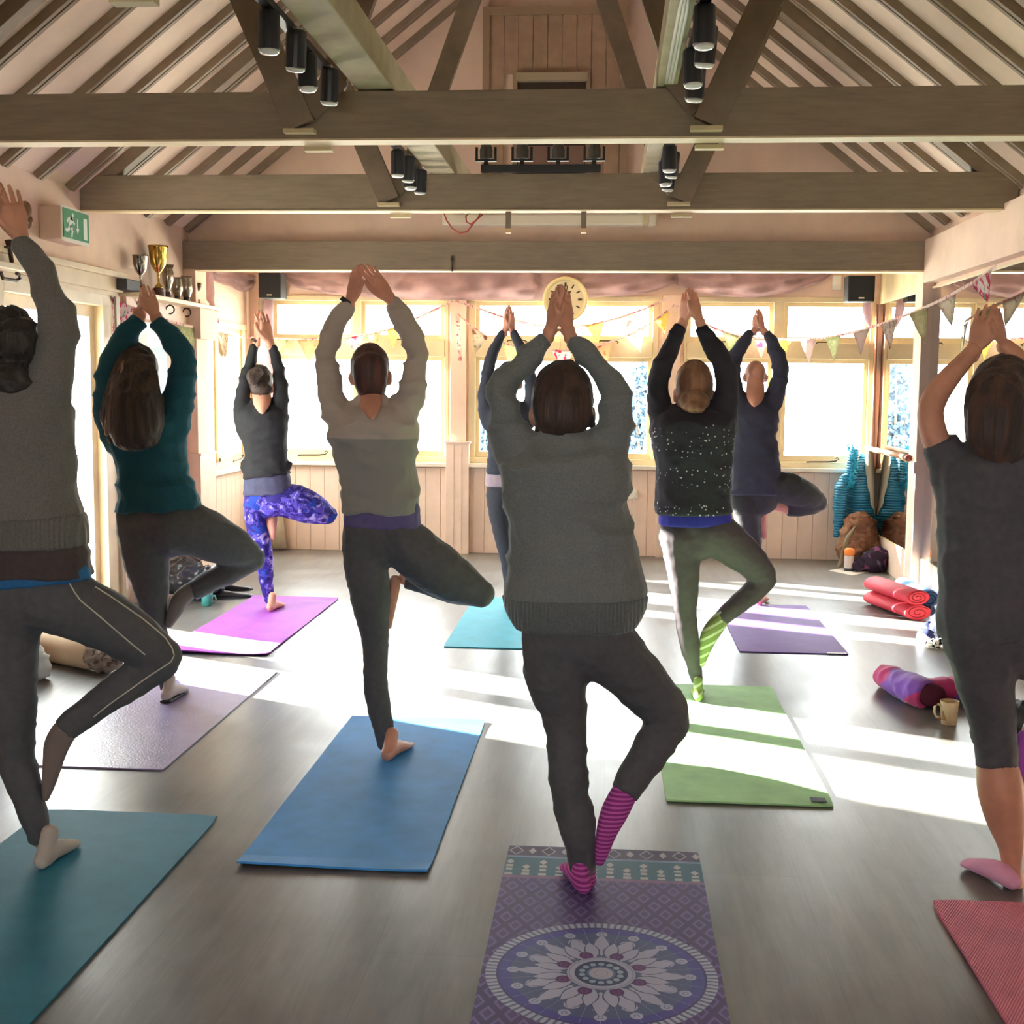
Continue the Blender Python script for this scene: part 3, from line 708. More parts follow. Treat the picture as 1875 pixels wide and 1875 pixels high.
tag(obj('brown_lumps', lv, M('rough_brown', (132, 104, 80), .8, .1, bmp=(90, .8)), smooth=True), 'small brown dried bunch hung on the left wall below the rafters', 'ornament')
# picture on the left wall under the trophy shelf
pa, pb = PX(252, 600, XL + .02), PX(306, 700, XL + .02)
t = thing('wall_picture', 'pale blue and white picture under the trophy shelf', 'picture', (XL, (pa.y + pb.y) / 2, pb.z))
obj('picture_frame', BX((XL, pa.y, 1.28), (XL + .02, pb.y, 1.90)), WHITE, t, bevel=.004)
PIC = bpy.data.materials.new('picture_print'); PIC.use_nodes = True; nt, b = nodes_of(PIC)
vv = coords(nt, 'Object'); sx = nt.nodes.new('ShaderNodeSeparateXYZ'); nt.links.new(vv, sx.inputs[0]); zz = X(nt, sx.outputs['Z'])
nz = X(nt, noise_tex(nt, vv, 4, 3).outputs['Fac'])
c1 = mixcol(nt, (zz + nz * .15).gt(1.80), (150, 178, 196), (226, 234, 238)); c2 = mixcol(nt, (nz + 0).gt(.54), c1, (206, 204, 192)); nt.links.new(c2, b.inputs['Base Color'])
obj('picture_sheet', BX((XL + .02, pa.y + .02, 1.30), (XL + .022, pb.y - .02, 1.88)), PIC, t)
# ballet barre in the mirror alcove
bz = .985
t = thing('ballet_barre', 'round wooden ballet barre along the alcove mirror', 'barre', (XR - .12, 10.1, bz))
obj('barre_rail', tube(B(), [(XR - .085, 9.34, bz), (XR - .085, YB - .1, bz)], .021, 12), M('barre_wood', (196, 150, 112), .4, .4), t, smooth=True)
for yy in (9.55, 10.8):
    obj('barre_bracket', tube(B(), [(XR - .001, yy, bz - .04), (XR - .05, yy, bz - .035), (XR - .085, yy, bz - .012)], .01, 6), CREAM, t)
obj('barre_cap', lathe(B(), [(.001, 9.315), (.018, 9.32), (.026, 9.33), (.026, 9.345), (.02, 9.35)], 12, (XR - .085, 0, bz), 'y'), M('barre_cap_red', (140, 70, 56), .4, .4), t, smooth=True)
obj('barre_block', BX((2.19, 9.19, .88), (2.206, 9.27, .965)), PINK, t)
# electrical socket with flex
a = P(1158, 905, YB - .012)
t = thing('wall_socket', 'white electrical socket on the boards under the middle window', 'socket', a)
obj('socket_plate', BX((a.x - .045, YB - .03, a.z - .04), (a.x + .045, YB - .013, a.z + .04)), WHITE, t, bevel=.004)
obj('plug', BX((a.x - .0, YB - .06, a.z - .025), (a.x + .035, YB - .03, a.z + .015)), WHITE, t, bevel=.006)
cb_ = B(); tube(cb_, [P(q[0], q[1], YB - .05) for q in ((1160, 912), (1158, 935), (1163, 955), (1164, 970), (1158, 985), (1154, 1000))], .004, 6); obj('flex', cb_, WHITE, t)

# ================================================================== BUNTING
def floral(name, base, spot, scale=26, amt=.42, leaf=None):
    m = bpy.data.materials.new(name); m.use_nodes = True; nt, b = nodes_of(m)
    vec = coords(nt, 'Object'); n = noise_tex(nt, vec, scale, 2, .5, .6); f = X(nt, n.outputs['Fac'])
    c = mixcol(nt, f.gt(1 - amt), base, spot)
    if leaf: c = mixcol(nt, X(nt, noise_tex(nt, vec, scale * 1.3, 2).outputs['Fac']).lt(.36), c, leaf)
    nt.links.new(c, b.inputs['Base Color']); b.inputs['Roughness'].default_value = .85; b.inputs['Specular IOR Level'].default_value = .1
    # thin cotton lets daylight through
    tr = nt.nodes.new('ShaderNodeBsdfTranslucent'); nt.links.new(c, tr.inputs[0]); ms = nt.nodes.new('ShaderNodeMixShader'); ms.inputs[0].default_value = .3
    out = [q for q in nt.nodes if q.type == 'OUTPUT_MATERIAL'][0]
    nt.links.new(b.outputs[0], ms.inputs[1]); nt.links.new(tr.outputs[0], ms.inputs[2]); nt.links.new(ms.outputs[0], out.inputs[0])
    return m
FLO = {
    'pinkrose': floral('cotton_pink_rose', (236, 222, 218), (214, 84, 120), 16, .47, (150, 176, 160)),
    'green': floral('cotton_green', (188, 196, 150), (214, 214, 180), 40, .45),
    'brown': floral('cotton_brown_floral', (206, 190, 168), (150, 104, 84), 26, .42, (160, 160, 130)),
    'yellow': floral('cotton_yellow', (232, 212, 130), (222, 178, 110), 30, .38),
    'peach': floral('cotton_peach', (228, 178, 142), (196, 120, 92), 24, .36),
    'white': floral('cotton_white', (232, 228, 218), (214, 170, 176), 26, .36),
    'grey': floral('cotton_grey_floral', (186, 176, 168), (150, 128, 124), 34, .45),
    'greypink': floral('cotton_grey_pink', (190, 172, 166), (206, 120, 130), 18, .36),
    'sage': floral('cotton_sage', (184, 176, 136), (170, 160, 118), 30, .45),
    'rosespray': floral('cotton_white_rose_spray', (218, 206, 186), (206, 110, 104), 13, .38, (160, 178, 150)),
    'lilac': floral('cotton_lilac', (226, 222, 236), (160, 130, 200), 22, .36),
}
TAPE = floral('bunting_tape_floral', (226, 206, 196), (206, 120, 130), 30, .42, (170, 160, 150))
def bunting(label, pts, flags, depth, tape=.018):
    """pts: pixel path with depth; flags: (x0, x1, drop px, tip shift px, fabric)"""
    W = []
    for i in range(len(pts) - 1):
        a, b_ = pts[i], pts[i + 1]
        for k in range(5):
            f = k / 5; W.append(tuple(a[j] + (b_[j] - a[j]) * f for j in range(3)))
    W.append(pts[-1])
    mid = pts[len(pts) // 2]; e = thing('bunting', label, 'bunting', P(*mid), 'strings of flag bunting')
    V = [P(*q) for q in W]; bm = B(); vs = []
    for i, v in enumerate(V):
        vs.append([bm.verts.new(v + Vector((0, dy, dz))) for dy, dz in ((-.002, tape / 2), (.002, tape / 2), (.002, -tape / 2), (-.002, -tape / 2))])
    for a, b_ in zip(vs, vs[1:]):
        for k in range(4): bm.faces.new((a[k], b_[k], b_[(k + 1) % 4], a[(k + 1) % 4]))
    bm.faces.new(vs[0]); bm.faces.new(list(reversed(vs[-1])))
    obj('bunting_tape', bm, TAPE, e)
    def at(x):
        for a, b_ in zip(W, W[1:]):
            if min(a[0], b_[0]) <= x <= max(a[0], b_[0]) and a[0] != b_[0]:
                f = (x - a[0]) / (b_[0] - a[0]); return tuple(a[k] + (b_[k] - a[k]) * f for k in range(3))
        return W[-1] if abs(x - W[-1][0]) < abs(x - W[0][0]) else W[0]
    for x0, x1, drop, sh, fab in flags:
        a, b_ = at(x0), at(x1); Yt = (a[2] + b_[2]) / 2
        tip = P((x0 + x1) / 2 + sh, (a[1] + b_[1]) / 2 + drop, Yt); A = P(*a) + Vector((0, 0, -.004)); D = P(*b_) + Vector((0, 0, -.004))
        bm = B(); n = 5; rows = []
        for r in range(n + 1):
            f = r / n; row = []
            for c in range(n + 1 - r):
                g = c / max(1, n - r); p = (A.lerp(tip, f)).lerp(D.lerp(tip, f), g) if r < n else tip.copy()
                p.y += .012 * math.sin(3.1 * g + 4 * f + x0); row.append(bm.verts.new(p))
            rows.append(row)
        for r in range(n):
            for c in range(n - r):
                bm.faces.new((rows[r][c], rows[r + 1][c], rows[r][c + 1]))
                if c < n - r - 1: bm.faces.new((rows[r + 1][c], rows[r + 1][c + 1], rows[r][c + 1]))
        bmesh.ops.solidify(bm, geom=bm.faces[:], thickness=.003)
        obj('flag', bm, FLO[fab], e, smooth=True)
YW = YB - .12
bunting('bunting along the left wall, from the door to the back corner', [(204, 542, 7.75), (222, 556, 7.95), (262, 570, 8.2), (310, 588, 8.65), (345, 597, 9.05), (395, 607, 9.75), (448, 618, 10.7)],
        [(205, 250, 46, -6, 'pinkrose'), (325, 362, 66, 6, 'green'), (398, 430, 45, -2, 'brown')], 0)
bunting('bunting across the left back window, rising to the pilaster', [(448, 618, 10.75), (500, 620, YW), (560, 622, YW), (640, 617, YW), (680, 611, YW), (725, 600, YW), (775, 577, YW), (832, 550, YW - .05)],
        [(497, 528, 34, 0, 'green'), (545, 585, 43, 0, 'peach'), (632, 666, 33, 2, 'pinkrose'), (672, 698, 38, -2, 'peach'), (708, 734, 40, 0, 'yellow'), (784, 806, 38, 4, 'white')], 0)
bunting('upper bunting slung across the middle back window', [(832, 550, YW - .05), (880, 566, YW), (925, 582, YW), (985, 596, YW), (1035, 599, YW), (1080, 595, YW), (1130, 583, YW), (1180, 566, YW), (1232, 542, YW - .05)],
        [(893, 918, 44, 0, 'white'), (945, 975, 26, 0, 'lilac'), (1072, 1107, 37, 6, 'yellow'), (1132, 1162, 34, 4, 'rosespray')], 0)
bunting('lower bunting slung beneath the first across the middle window', [(838, 574, YW - .03), (860, 596, YW), (893, 617, YW), (930, 631, YW), (985, 640, YW), (1040, 642, YW), (1095, 634, YW), (1150, 614, YW), (1195, 590, YW), (1236, 558, YW - .03)],
        [(862, 894, 40, -8, 'brown'), (918, 955, 36, -4, 'green'), (1010, 1050, 44, 2, 'pinkrose'), (1092, 1122, 48, 2, 'peach'), (1146, 1180, 40, 10, 'white'), (1200, 1226, 36, 4, 'yellow')], 0)
bunting('long bunting running from the back window out to the right plate', [(1236, 558, YW), (1270, 582, YW), (1310, 602, YW), (1345, 614, YW), (1400, 621, YW), (1440, 622, YW - .1), (1480, 622, 10.6), (1530, 616, 10.2), (1580, 604, 9.75), (1630, 588, 9.3), (1680, 569, 8.7), (1730, 546, 8.05), (1780, 518, 7.45), (1824, 486, 6.95)],
        [(1322, 1352, 38, 0, 'green'), (1380, 1408, 36, 0, 'pinkrose'), (1418, 1450, 36, 0, 'yellow'), (1465, 1494, 47, 2, 'greypink'), (1511, 1540, 46, 2, 'green'), (1561, 1592, 47, 0, 'greypink'), (1612, 1644, 52, 2, 'grey'), (1664, 1700, 62, 12, 'sage'), (1714, 1752, 54, 10, 'rosespray'), (1776, 1818, 48, 12, 'pinkrose')], 0, .02)
# short end hanging from the pilaster, and by the door
tl = B(); bar(tl, P(838, 577, YW - .06), P(842, 661, YW - .06), .034, .006, (0, 1, 0)); tag(obj('bunting_tail', tl, TAPE), 'loose end of flowered tape hanging on the left pilaster', 'tape')
tl = B(); bar(tl, PX(206, 556, XL + .056), PX(208, 618, XL + .056), .03, .006, (1, 0, 0)); tag(obj('bunting_tail', tl, TAPE), 'flowered tape hanging beside the glazed door frame', 'tape')

# ================================================================== YOGA MATS
def yoga_mat(label, x0, x1, y0, y1, mat, th=.006, wave=.003, rot=0.0, curl=0.0, radius=.012, name='yoga_mat'):
    """x0..x1 wide, y0 (near) .. y1 (far); a thin slab with rounded corners and a slight wave"""
    bm = B(); nx, ny = 8, 22; cx, cy = (x0 + x1) / 2, (y0 + y1) / 2; g = []
    W, Ln = x1 - x0, y1 - y0
    for i in range(nx + 1):
        col = []
        for j in range(ny + 1):
            u, v = i / nx, j / ny; px, py = (u - .5) * W, (v - .5) * Ln
            if radius:
                ex, ey = W / 2 - radius, Ln / 2 - radius
                if abs(px) > ex and abs(py) > ey:
                    dx, dy = abs(px) - ex, abs(py) - ey; l = math.hypot(dx, dy)
                    if l > radius: px = math.copysign(ex + dx * radius / l, px); py = math.copysign(ey + dy * radius / l, py)
            z = wave * (noise.noise(Vector((px * 3 + cx * 7, py * 2.2 + cy * 3, 1.7))) + .4) if wave else 0
            z = max(0, z)
            if curl and v < .04: z += curl * (1 + .5 * math.sin(u * 5 + 1))
            if curl and v > .97: z += curl * .6
            col.append(bm.verts.new((px, py, z + th)))
        g.append(col)
    for i in range(nx):
        for j in range(ny): bm.faces.new((g[i][j], g[i + 1][j], g[i + 1][j + 1], g[i][j + 1]))
    bmesh.ops.recalc_face_normals(bm, faces=bm.faces[:])
    top = bm.faces[:]
    r = bmesh.ops.extrude_face_region(bm, geom=top)
    lo = [e for e in r['geom'] if isinstance(e, bmesh.types.BMVert)]
    for v in lo: v.co.z = max(.0005, v.co.z - th)
    o = obj(name, bm, mat); o.location = (cx, cy, 0); o.rotation_euler.z = rot
    return tag(o, label, 'yoga mat', 'yoga mats on the floor')
def MATM(name, col, **k): return M(name, col, k.get('rough', .62), k.get('spec', .3), var=(k.get('vs', 7), k.get('va', .06)), bmp=(k.get('bs', 260), k.get('bst', .35), .002))
TEAL = MATM('mat_teal', (44, 130, 160)); LAV = MATM('mat_lavender', (158, 150, 196), bs=110, bst=.8, spec=.6, rough=.32); PURP = MATM('mat_magenta_purple', (168, 84, 196))
BLUE = MATM('mat_blue', (68, 158, 238)); AQUA = MATM('mat_aqua', (54, 176, 204)); GREEN = MATM('mat_green', (172, 228, 162)); VIOL = MATM('mat_violet', (112, 74, 160))
ROSE = MATM('mat_rose', (218, 116, 142))
nt, b = nodes_of(ROSE); vv = coords(nt, 'Object', (1, 1, 1), (0, 0, .5)); wv = nt.nodes.new('ShaderNodeTexWave'); wv.inputs['Scale'].default_value = 48; nt.links.new(vv, wv.inputs[0])
bump(nt, b, wv.outputs['Fac'], .5, .003)
yoga_mat('teal blue yoga mat in the front left corner', -1.945, -1.325, 2.35, 4.09, TEAL, .006, .004, radius=.03)
yoga_mat('lavender yoga mat behind the teal one, nearest the glazed door', -2.31, -1.70, 4.565, 6.235, LAV, .006, .002, radius=.01)
m_ = yoga_mat('pink purple sunlit yoga mat under the back left woman', -2.47, -1.862, 6.59, 8.43, PURP, .006, .006, curl=.012)
yoga_mat('blue yoga mat left of centre', -1.138, -.534, 3.66, 5.403, BLUE, .007, .003, curl=.006)
yoga_mat('turquoise yoga mat behind the centre woman', -.93, -.32, 6.94, 8.62, AQUA, .006, .002)
gm = yoga_mat('pale green yoga mat right of centre, with a dark corner tag', .222, .823, 4.405, 6.185, GREEN, .007, .004)
vm = yoga_mat('violet yoga mat under the bald man at back right', .75, 1.36, 7.015, 8.57, VIOL, .006, .002)
yoga_mat('rose pink ribbed yoga mat cut off at bottom right', .957, 1.57, 1.86, 3.605, ROSE, .009, .004, radius=.03)
obj('corner_tag', BX((.745, 4.43, .0125), (.80, 4.475, .014)), BLACKM, gm)
obj('edge_tag', BX((1.24, 7.012, .0075), (1.345, 7.03, .009)), WHITE, vm)

# printed mat: bands, diamond lattice and a large rosette, all from coordinates
MAND = bpy.data.materials.new('mat_rosette_print'); MAND.use_nodes = True
nt, b = nodes_of(MAND); b.inputs['Roughness'].default_value = .6; b.inputs['Specular IOR Level'].default_value = .3
tc = nt.nodes.new('ShaderNodeTexCoord'); sp = nt.nodes.new('ShaderNodeSeparateXYZ'); nt.links.new(tc.outputs['Object'], sp.inputs[0])
u = X(nt, sp.outputs['X']); yy = X(nt, sp.outputs['Y'])
LM = 1.73; v = (yy * -1.0) + LM / 2                      # distance from the far edge
def diamond(du, dv, a, c):                              # |du|/a + |dv|/c < 1
    return (du.abs() / a + dv.abs() / c)
def cell(x, period, off=0.0): return (x + off).mod(period) - period / 2
V1, V2, V3, V4 = .085, .100, .245, .265
CV, CR = .862, .296                                      # rosette centre and radius
# lattice field
lu = u + v * .55; lv2 = u - v * .55
pa = .060
cu, cv_ = cell(lu, pa), cell(lv2, pa)
sq = cu.abs().mx(cv_.abs())
field = mixcol(nt, sq.band(.0115, .0205), (82, 66, 122), (122, 104, 178))
field = mixcol(nt, sq.lt(.0085), field, (92, 74, 132))
# top band: filled and open diamonds
du = cell(u, .104, .052 + .018); dv = v - V1 / 2
d1 = diamond(du, dv, .0125, .026); du2 = cell(u, .104, .018); d2 = diamond(du2, dv, .024, .038)
top = mixcol(nt, d1.lt(1), (72, 58, 100), (196, 190, 206)); top = mixcol(nt, d2.band(.78, 1), top, (176, 168, 196)); top = mixcol(nt, d2.lt(.78), top, (66, 54, 88))
# teal band with stacked diamonds and dashes
teal = (62, 112, 136)
da = cell(u, .104, .03); dv3 = v - (V2 + .036); t1 = diamond(da, dv3, .013, .020).lt(1)
dv4 = v - (V2 + .070); t2 = da.abs().lt(.011) * dv4.abs().lt(.009); dv5 = v - (V2 + .098); t3 = da.abs().lt(.010) * dv5.abs().lt(.009)
db = cell(u, .104, .03 + .052); t4 = diamond(db, v - (V2 + .076), .013, .019).lt(1); t5 = db.abs().lt(.011) * (v - (V2 + .107)).abs().lt(.009)
dc = cell(u, .052, .03 + .026); t6 = dc.abs().lt(.012) * (v - (V3 - .012)).abs().lt(.009)
tb = mixcol(nt, t1.mx(t2).mx(t3).mx(t4).mx(t5).mx(t6), teal, (200, 206, 214))
col = mixcol(nt, v.lt(V4), field, (140, 112, 162)); col = mixcol(nt, v.lt(V3), col, tb); col = mixcol(nt, v.lt(V2), col, (138, 168, 206)); col = mixcol(nt, v.lt(V1), col, top)
# rosette in polar coordinates
cv2 = v - CV; r = (u * u + cv2 * cv2).op('SQRT'); th = cv2.op('ARCTAN2', u)
def pol(n, off=0.0):                                    # angle inside one of n sectors, centred on zero, in radians
    p = 2 * math.pi / n; return (th + off).mod(p) - p / 2
pale, mid, deep, viol = (190, 198, 232), (112, 124, 190), (80, 92, 142), (86, 68, 150)
ros = mixcol(nt, r.lt(.232), (84, 84, 176), (90, 104, 158))
# outer dots, spirals, petals
dot16 = ((r - .226).pow(2) + (r * pol(16, math.pi / 16)).pow(2)).op('SQRT'); ros = mixcol(nt, dot16.lt(.0155), ros, pale); ros = mixcol(nt, dot16.band(.005, .0075), ros, mid)
sp16 = ((r - .182).pow(2) + (r * pol(16, math.pi / 16)).pow(2)).op('SQRT'); ros = mixcol(nt, sp16.lt(.021), ros, pale); ros = mixcol(nt, sp16.band(.0125, .0155), ros, deep); ros = mixcol(nt, sp16.band(.005, .0075), ros, deep)
def petal(n, off, r0, r1, wd, pw=1.0):
    f = (r - r0) / (r1 - r0); g = f.mx(0.001).pow(pw); wv_ = (g * (f.inv())).mx(0.0) * 4.0 * wd
    return (r * pol(n, off)).abs() / wv_.mx(.0004)
for (n_, off, r0, r1, wd, pw) in ((8, math.pi / 8, .118, .205, .019, .8), (8, 0, .100, .222, .0185, .8), (16, math.pi / 16 + .0, .088, .176, .0165, .9)):
    pt = petal(n_, off + math.pi / n_, r0, r1, wd, pw); ros = mixcol(nt, pt.lt(1.18), ros, deep); ros = mixcol(nt, pt.lt(.95), ros, pale)
d8 = ((r - .105).pow(2) + (r * pol(8)).pow(2)).op('SQRT'); ros = mixcol(nt, d8.lt(.0185), ros, (98, 58, 128)); ros = mixcol(nt, d8.band(.006, .009), ros, (130, 96, 160))
ros = mixcol(nt, r.lt(.0875), ros, pale); ros = mixcol(nt, r.band(.080, .083), ros, (150, 156, 190)); ros = mixcol(nt, r.lt(.068), ros, (66, 78, 124))
d12 = ((r - .050).pow(2) + (r * pol(14)).pow(2)).op('SQRT'); ros = mixcol(nt, d12.lt(.0085), ros, (170, 196, 224)); ros = mixcol(nt, r.lt(.037), ros, (104, 134, 190)); ros = mixcol(nt, r.lt(.031), ros, (196, 200, 222)); ros = mixcol(nt, r.band(.016, .018), ros, (160, 168, 200))
rim = mixcol(nt, (pol(96)).abs().lt(.019), (110, 120, 176), (190, 198, 222))
ros = mixcol(nt, r.gt(.268), ros, rim); ros = mixcol(nt, r.band(.262, .268), ros, (74, 66, 132))
col = mixcol(nt, r.lt(CR), col, ros)
nt.links.new(col, b.inputs['Base Color'])
bump(nt, b, noise_tex(nt, tc.outputs['Object'], 300, 2).outputs['Fac'], .3, .002)
mm = yoga_mat('purple yoga mat printed with a white rosette, front centre', -.306, .306, 3.915 - LM, 3.915, MAND, .005, .0, radius=.008)
TRIM = M('mat_edge_binding', (150, 128, 176), .7, .2)

# ================================================================== THINGS ON THE FLOOR
def rolled(label, a, b_, rx, rz, mat, matend, name='rolled_mat', turns=2.2, cat='rolled mat', group=None):
    """a roll lying on the floor from a to b_ (points of the axis); its end shows the spiral"""
    a, b_ = Vector(a), Vector(b_); ax = (b_ - a).normalized(); sd = ax.cross(Vector((0, 0, 1))).normalized()
    e = thing(name, label, cat, (a.x, a.y, 0), group)
    def ring(bm, p, k=1.0, n=24): return [bm.verts.new(p + sd * rx * k * math.cos(2 * math.pi * i / n) + Vector((0, 0, rz * k * math.sin(2 * math.pi * i / n)))) for i in range(n)]
    bm = B(); rs = [ring(bm, a - ax * .0, .93), ring(bm, a + ax * .006), ring(bm, a.lerp(b_, .5)), ring(bm, b_ - ax * .006), ring(bm, b_, .93)]
    for p, q in zip(rs, rs[1:]):
        for i in range(24): bm.faces.new((p[i], p[(i + 1) % 24], q[(i + 1) % 24], q[i]))
    bm.faces.new(rs[0]); bm.faces.new(rs[-1]); obj('roll_body', bm, mat, e, smooth=True)
    for p, sgn in ((a, -1), (b_, 1)):
        bm = B(); pts = []
        for k in range(46):
            t_ = k / 45; rr_ = .88 - .72 * t_; an = t_ * turns * 2 * math.pi + .6
            pts.append(p + ax * sgn * .002 + sd * rx * rr_ * math.cos(an) + Vector((0, 0, rz * rr_ * math.sin(an))))
        tube(bm, pts, .0035, 5); obj('roll_spiral', bm, matend, e)
    return e
RED = M('mat_red', (214, 66, 82), .6, .3, bmp=(220, .3)); REDD = M('mat_red_core', (138, 40, 54), .7, .2)
rp = PF(1681, 1136); r2 = PF(1683, 1134)
ax_ = Vector((-.16, .6, 0)).normalized() * .6
z1 = .052
def fa(x, z): return Vector((x, rp.y, z))
x_r = rp.x
rolled('flattened red rolled mat, lower of two by the right wall', (x_r, rp.y, .05), Vector((x_r, rp.y, .05)) + ax_, .093, .048, RED, REDD, turns=1.8, group='rolled mats by the right wall')
rolled('red rolled mat lying on top of the other red roll', (x_r - .005, rp.y + .01, .147), Vector((x_r - .005, rp.y + .01, .147)) + ax_, .086, .049, RED, REDD, turns=2.3, group='rolled mats by the right wall')
BLR = M('mat_sky_blue', (92, 150, 218), .6, .3, bmp=(220, .3))
q0 = Vector((1.93, 8.62, .075)); rolled('sky blue rolled mat behind the two red rolls', Vector((2.185, 8.56, .066)), Vector((2.13, 9.14, .066)), .065, .065, BLR, M('mat_blue_core', (60, 90, 140), .7, .2), turns=2.5, group='rolled mats by the right wall')
def lump(name, label, cat, ells, mat, seed=0, amp=.02, fr=9, vox=.012, group=None, sm=3):
    """soft bag or cloth heap grown from ellipsoids and creased"""
    bm = B()
    for c, r_ in ells: ell(bm, c, r_)
    me = remesh(bm, vox, sm); crease(me, amp, fr, seed)
    o = obj(name, me, mat); 
    return tag(o, label, cat, group) if cat else o
def remesh(bm, vox, smooth=2, name='m'):
    bmesh.ops.recalc_face_normals(bm, faces=bm.faces[:])
    me = bpy.data.meshes.new('tmp'); bm.to_mesh(me); bm.free()
    o = bpy.data.objects.new('tmp', me); COL.objects.link(o)
    md = o.modifiers.new('r', 'REMESH'); md.mode = 'VOXEL'; md.voxel_size = vox; md.use_smooth_shade = True
    if smooth:
        ms = o.modifiers.new('s', 'SMOOTH'); ms.factor = .5; ms.iterations = smooth
    dg = bpy.context.evaluated_depsgraph_get(); dg.update()
    out = bpy.data.meshes.new_from_object(o.evaluated_get(dg))
    bpy.data.objects.remove(o); bpy.data.meshes.remove(me)
    out.polygons.foreach_set('use_smooth', [True] * len(out.polygons))
    return out
def crease(me, amp, fr, seed=0, st=(1, 1, 1.6), ridged=True, mask=None):
    n = len(me.vertices); co = np.empty(n * 3, 'f'); me.vertices.foreach_get('co', co); nr = np.empty(n * 3, 'f'); me.vertices.foreach_get('normal', nr)
    co = co.reshape(-1, 3); nr = nr.reshape(-1, 3); out = co.copy(); s = Vector((seed * 3.7, seed * 1.3, seed * 7.1))
    for i in range(n):
        p = co[i]; v_ = noise.noise(Vector((p[0] * fr * st[0], p[1] * fr * st[1], p[2] * fr * st[2])) + s); v2_ = noise.noise(Vector((p[0] * fr * 2.3 * st[0], p[1] * fr * 2.3 * st[1], p[2] * fr * 2.3 * st[2])) + s)
        h = max(0, 1 - abs(v_) * 2.2) ** 1.4 * .85 + v_ * .35 + v2_ * .22 if ridged else v_ * .8 + v2_ * .3
        out[i] += nr[i] * (h - .3) * amp * (mask(p) if mask else 1)
    me.vertices.foreach_set('co', out.ravel()); me.update()
# bag and shoes beside the rolls
p_ = PF(1716, 1172)
NAVY = M('navy_cloth', (44, 48, 66), .8, .2, bmp=(90, .3)); WHCL = M('white_blue_cloth', (214, 214, 226), .8, .2, var=(30, .1))
lump('dark_bag', 'dark navy bag slumped against the rolled mats', 'bag', [((2.05, 7.50, .13), (.12, .16, .14)), ((2.1, 7.46, .2), (.1, .14, .12)), ((2.02, 7.42, .1), (.11, .12, .10))], NAVY, 1, .03)
q_ = PF(1703, 1176)
sc_ = lump('scarf', 'crumpled navy and white scarf on the floor before the rolled mats', 'scarf', [((q_.x, q_.y, .04), (.075, .06, .045)), ((q_.x + .02, q_.y + .03, .075), (.05, .045, .04)), ((q_.x + .05, q_.y - .01, .05), (.05, .05, .045)), ((q_.x - .04, q_.y - .06, .02), (.04, .03, .02))], floral('scarf_stripes', (206, 208, 224), (52, 58, 92), 9, .5), 3, .03, 16, .009)
q_ = PF(1727, 1188)
lump('floral_cloth', 'small black and white patterned cloth by the scarf', 'cloth', [((q_.x, q_.y + .03, .02), (.09, .05, .03)), ((q_.x + .06, q_.y, .025), (.06, .05, .03))], floral('cloth_black_white', (222, 216, 206), (40, 38, 40), 40, .5), 4, .02, 22, .008)
# rolled blanket, two arms meeting at an angle
PKB = bpy.data.materials.new('blanket_magenta'); PKB.use_nodes = True; nt, b = nodes_of(PKB); vv = coords(nt, 'Object'); nn = noise_tex(nt, vv, 4.2, 2, .5)
nt.links.new(mixcol(nt, X(nt, nn.outputs['Fac']).gt(.5), (208, 58, 132), (140, 82, 196)), b.inputs['Base Color']); b.inputs['Roughness'].default_value = .85; b.inputs['Sheen Weight'].default_value = .3
e = thing('rolled_blanket', 'magenta and violet rolled blanket bent at an angle on the floor', 'blanket', (1.25, 6.0, 0))
a0, a1, a2 = PF(1622, 1262), PF(1690, 1300), PF(1790, 1290)
def sloft(bm, pts, rx, rz, n=18):
    rings = []
    for i, p in enumerate(pts):
        t_ = (pts[min(i + 1, len(pts) - 1)] - pts[max(0, i - 1)]).normalized(); s_ = t_.cross(Vector((0, 0, 1))).normalized()
        rings.append([bm.verts.new(p + s_ * rx[i] * math.cos(2 * math.pi * k / n) + Vector((0, 0, rz[i] * math.sin(2 * math.pi * k / n)))) for k in range(n)])
    for p, q in zip(rings, rings[1:]):
        for k in range(n): bm.faces.new((p[k], p[(k + 1) % n], q[(k + 1) % n], q[k]))
    bm.faces.new(rings[0]); bm.faces.new(rings[-1]); return bm
bm = B(); sloft(bm, [a0 + Vector((-.02, .07, .055)), a0 + Vector((.01, .05, .06)), a0.lerp(a1, .5) + Vector((0, .05, .066)), a1 + Vector((0, .06, .07)), a1 + Vector((.03, .02, .07))], [.05, .075, .085, .09, .088], [.04, .055, .062, .07, .068])
me = remesh(bm, .01, 3); crease(me, .012, 9, 5); obj('blanket_roll', me, PKB, e)
bm = B(); sloft(bm, [a1 + Vector((-.03, .16, .055)), a1.lerp(a2, .4) + Vector((0, .12, .058)), a2 + Vector((0, .1, .058)), a2 + Vector((.12, .1, .055))], [.06, .08, .08, .06], [.05, .056, .056, .05])
me = remesh(bm, .01, 3); crease(me, .012, 9, 6); obj('blanket_roll', me, PKB, e)
ec = a1 + Vector((.035, .012, .07)); dr = (a1 - a0).normalized()
bm = B(); s_ = dr.cross(Vector((0, 0, 1))).normalized()
c0 = [bm.verts.new(ec + dr * .004 + s_ * .075 * math.cos(2 * math.pi * k / 18) + Vector((0, 0, .056 * math.sin(2 * math.pi * k / 18)))) for k in range(18)]
c1_ = [bm.verts.new(ec + dr * .03 + s_ * .06 * math.cos(2 * math.pi * k / 18) + Vector((0, 0, .045 * math.sin(2 * math.pi * k / 18)))) for k in range(18)]
for k in range(18): bm.faces.new((c0[k], c0[(k + 1) % 18], c1_[(k + 1) % 18], c1_[k]))
bm.faces.new(c1_); bm.faces.new(c0); obj('blanket_shaded_end', bm, M('blanket_shade_paint', (92, 44, 62), .9, .1, bmp=(60, .5)), e, smooth=True)  # dark colour paints the shade on the roll's front end
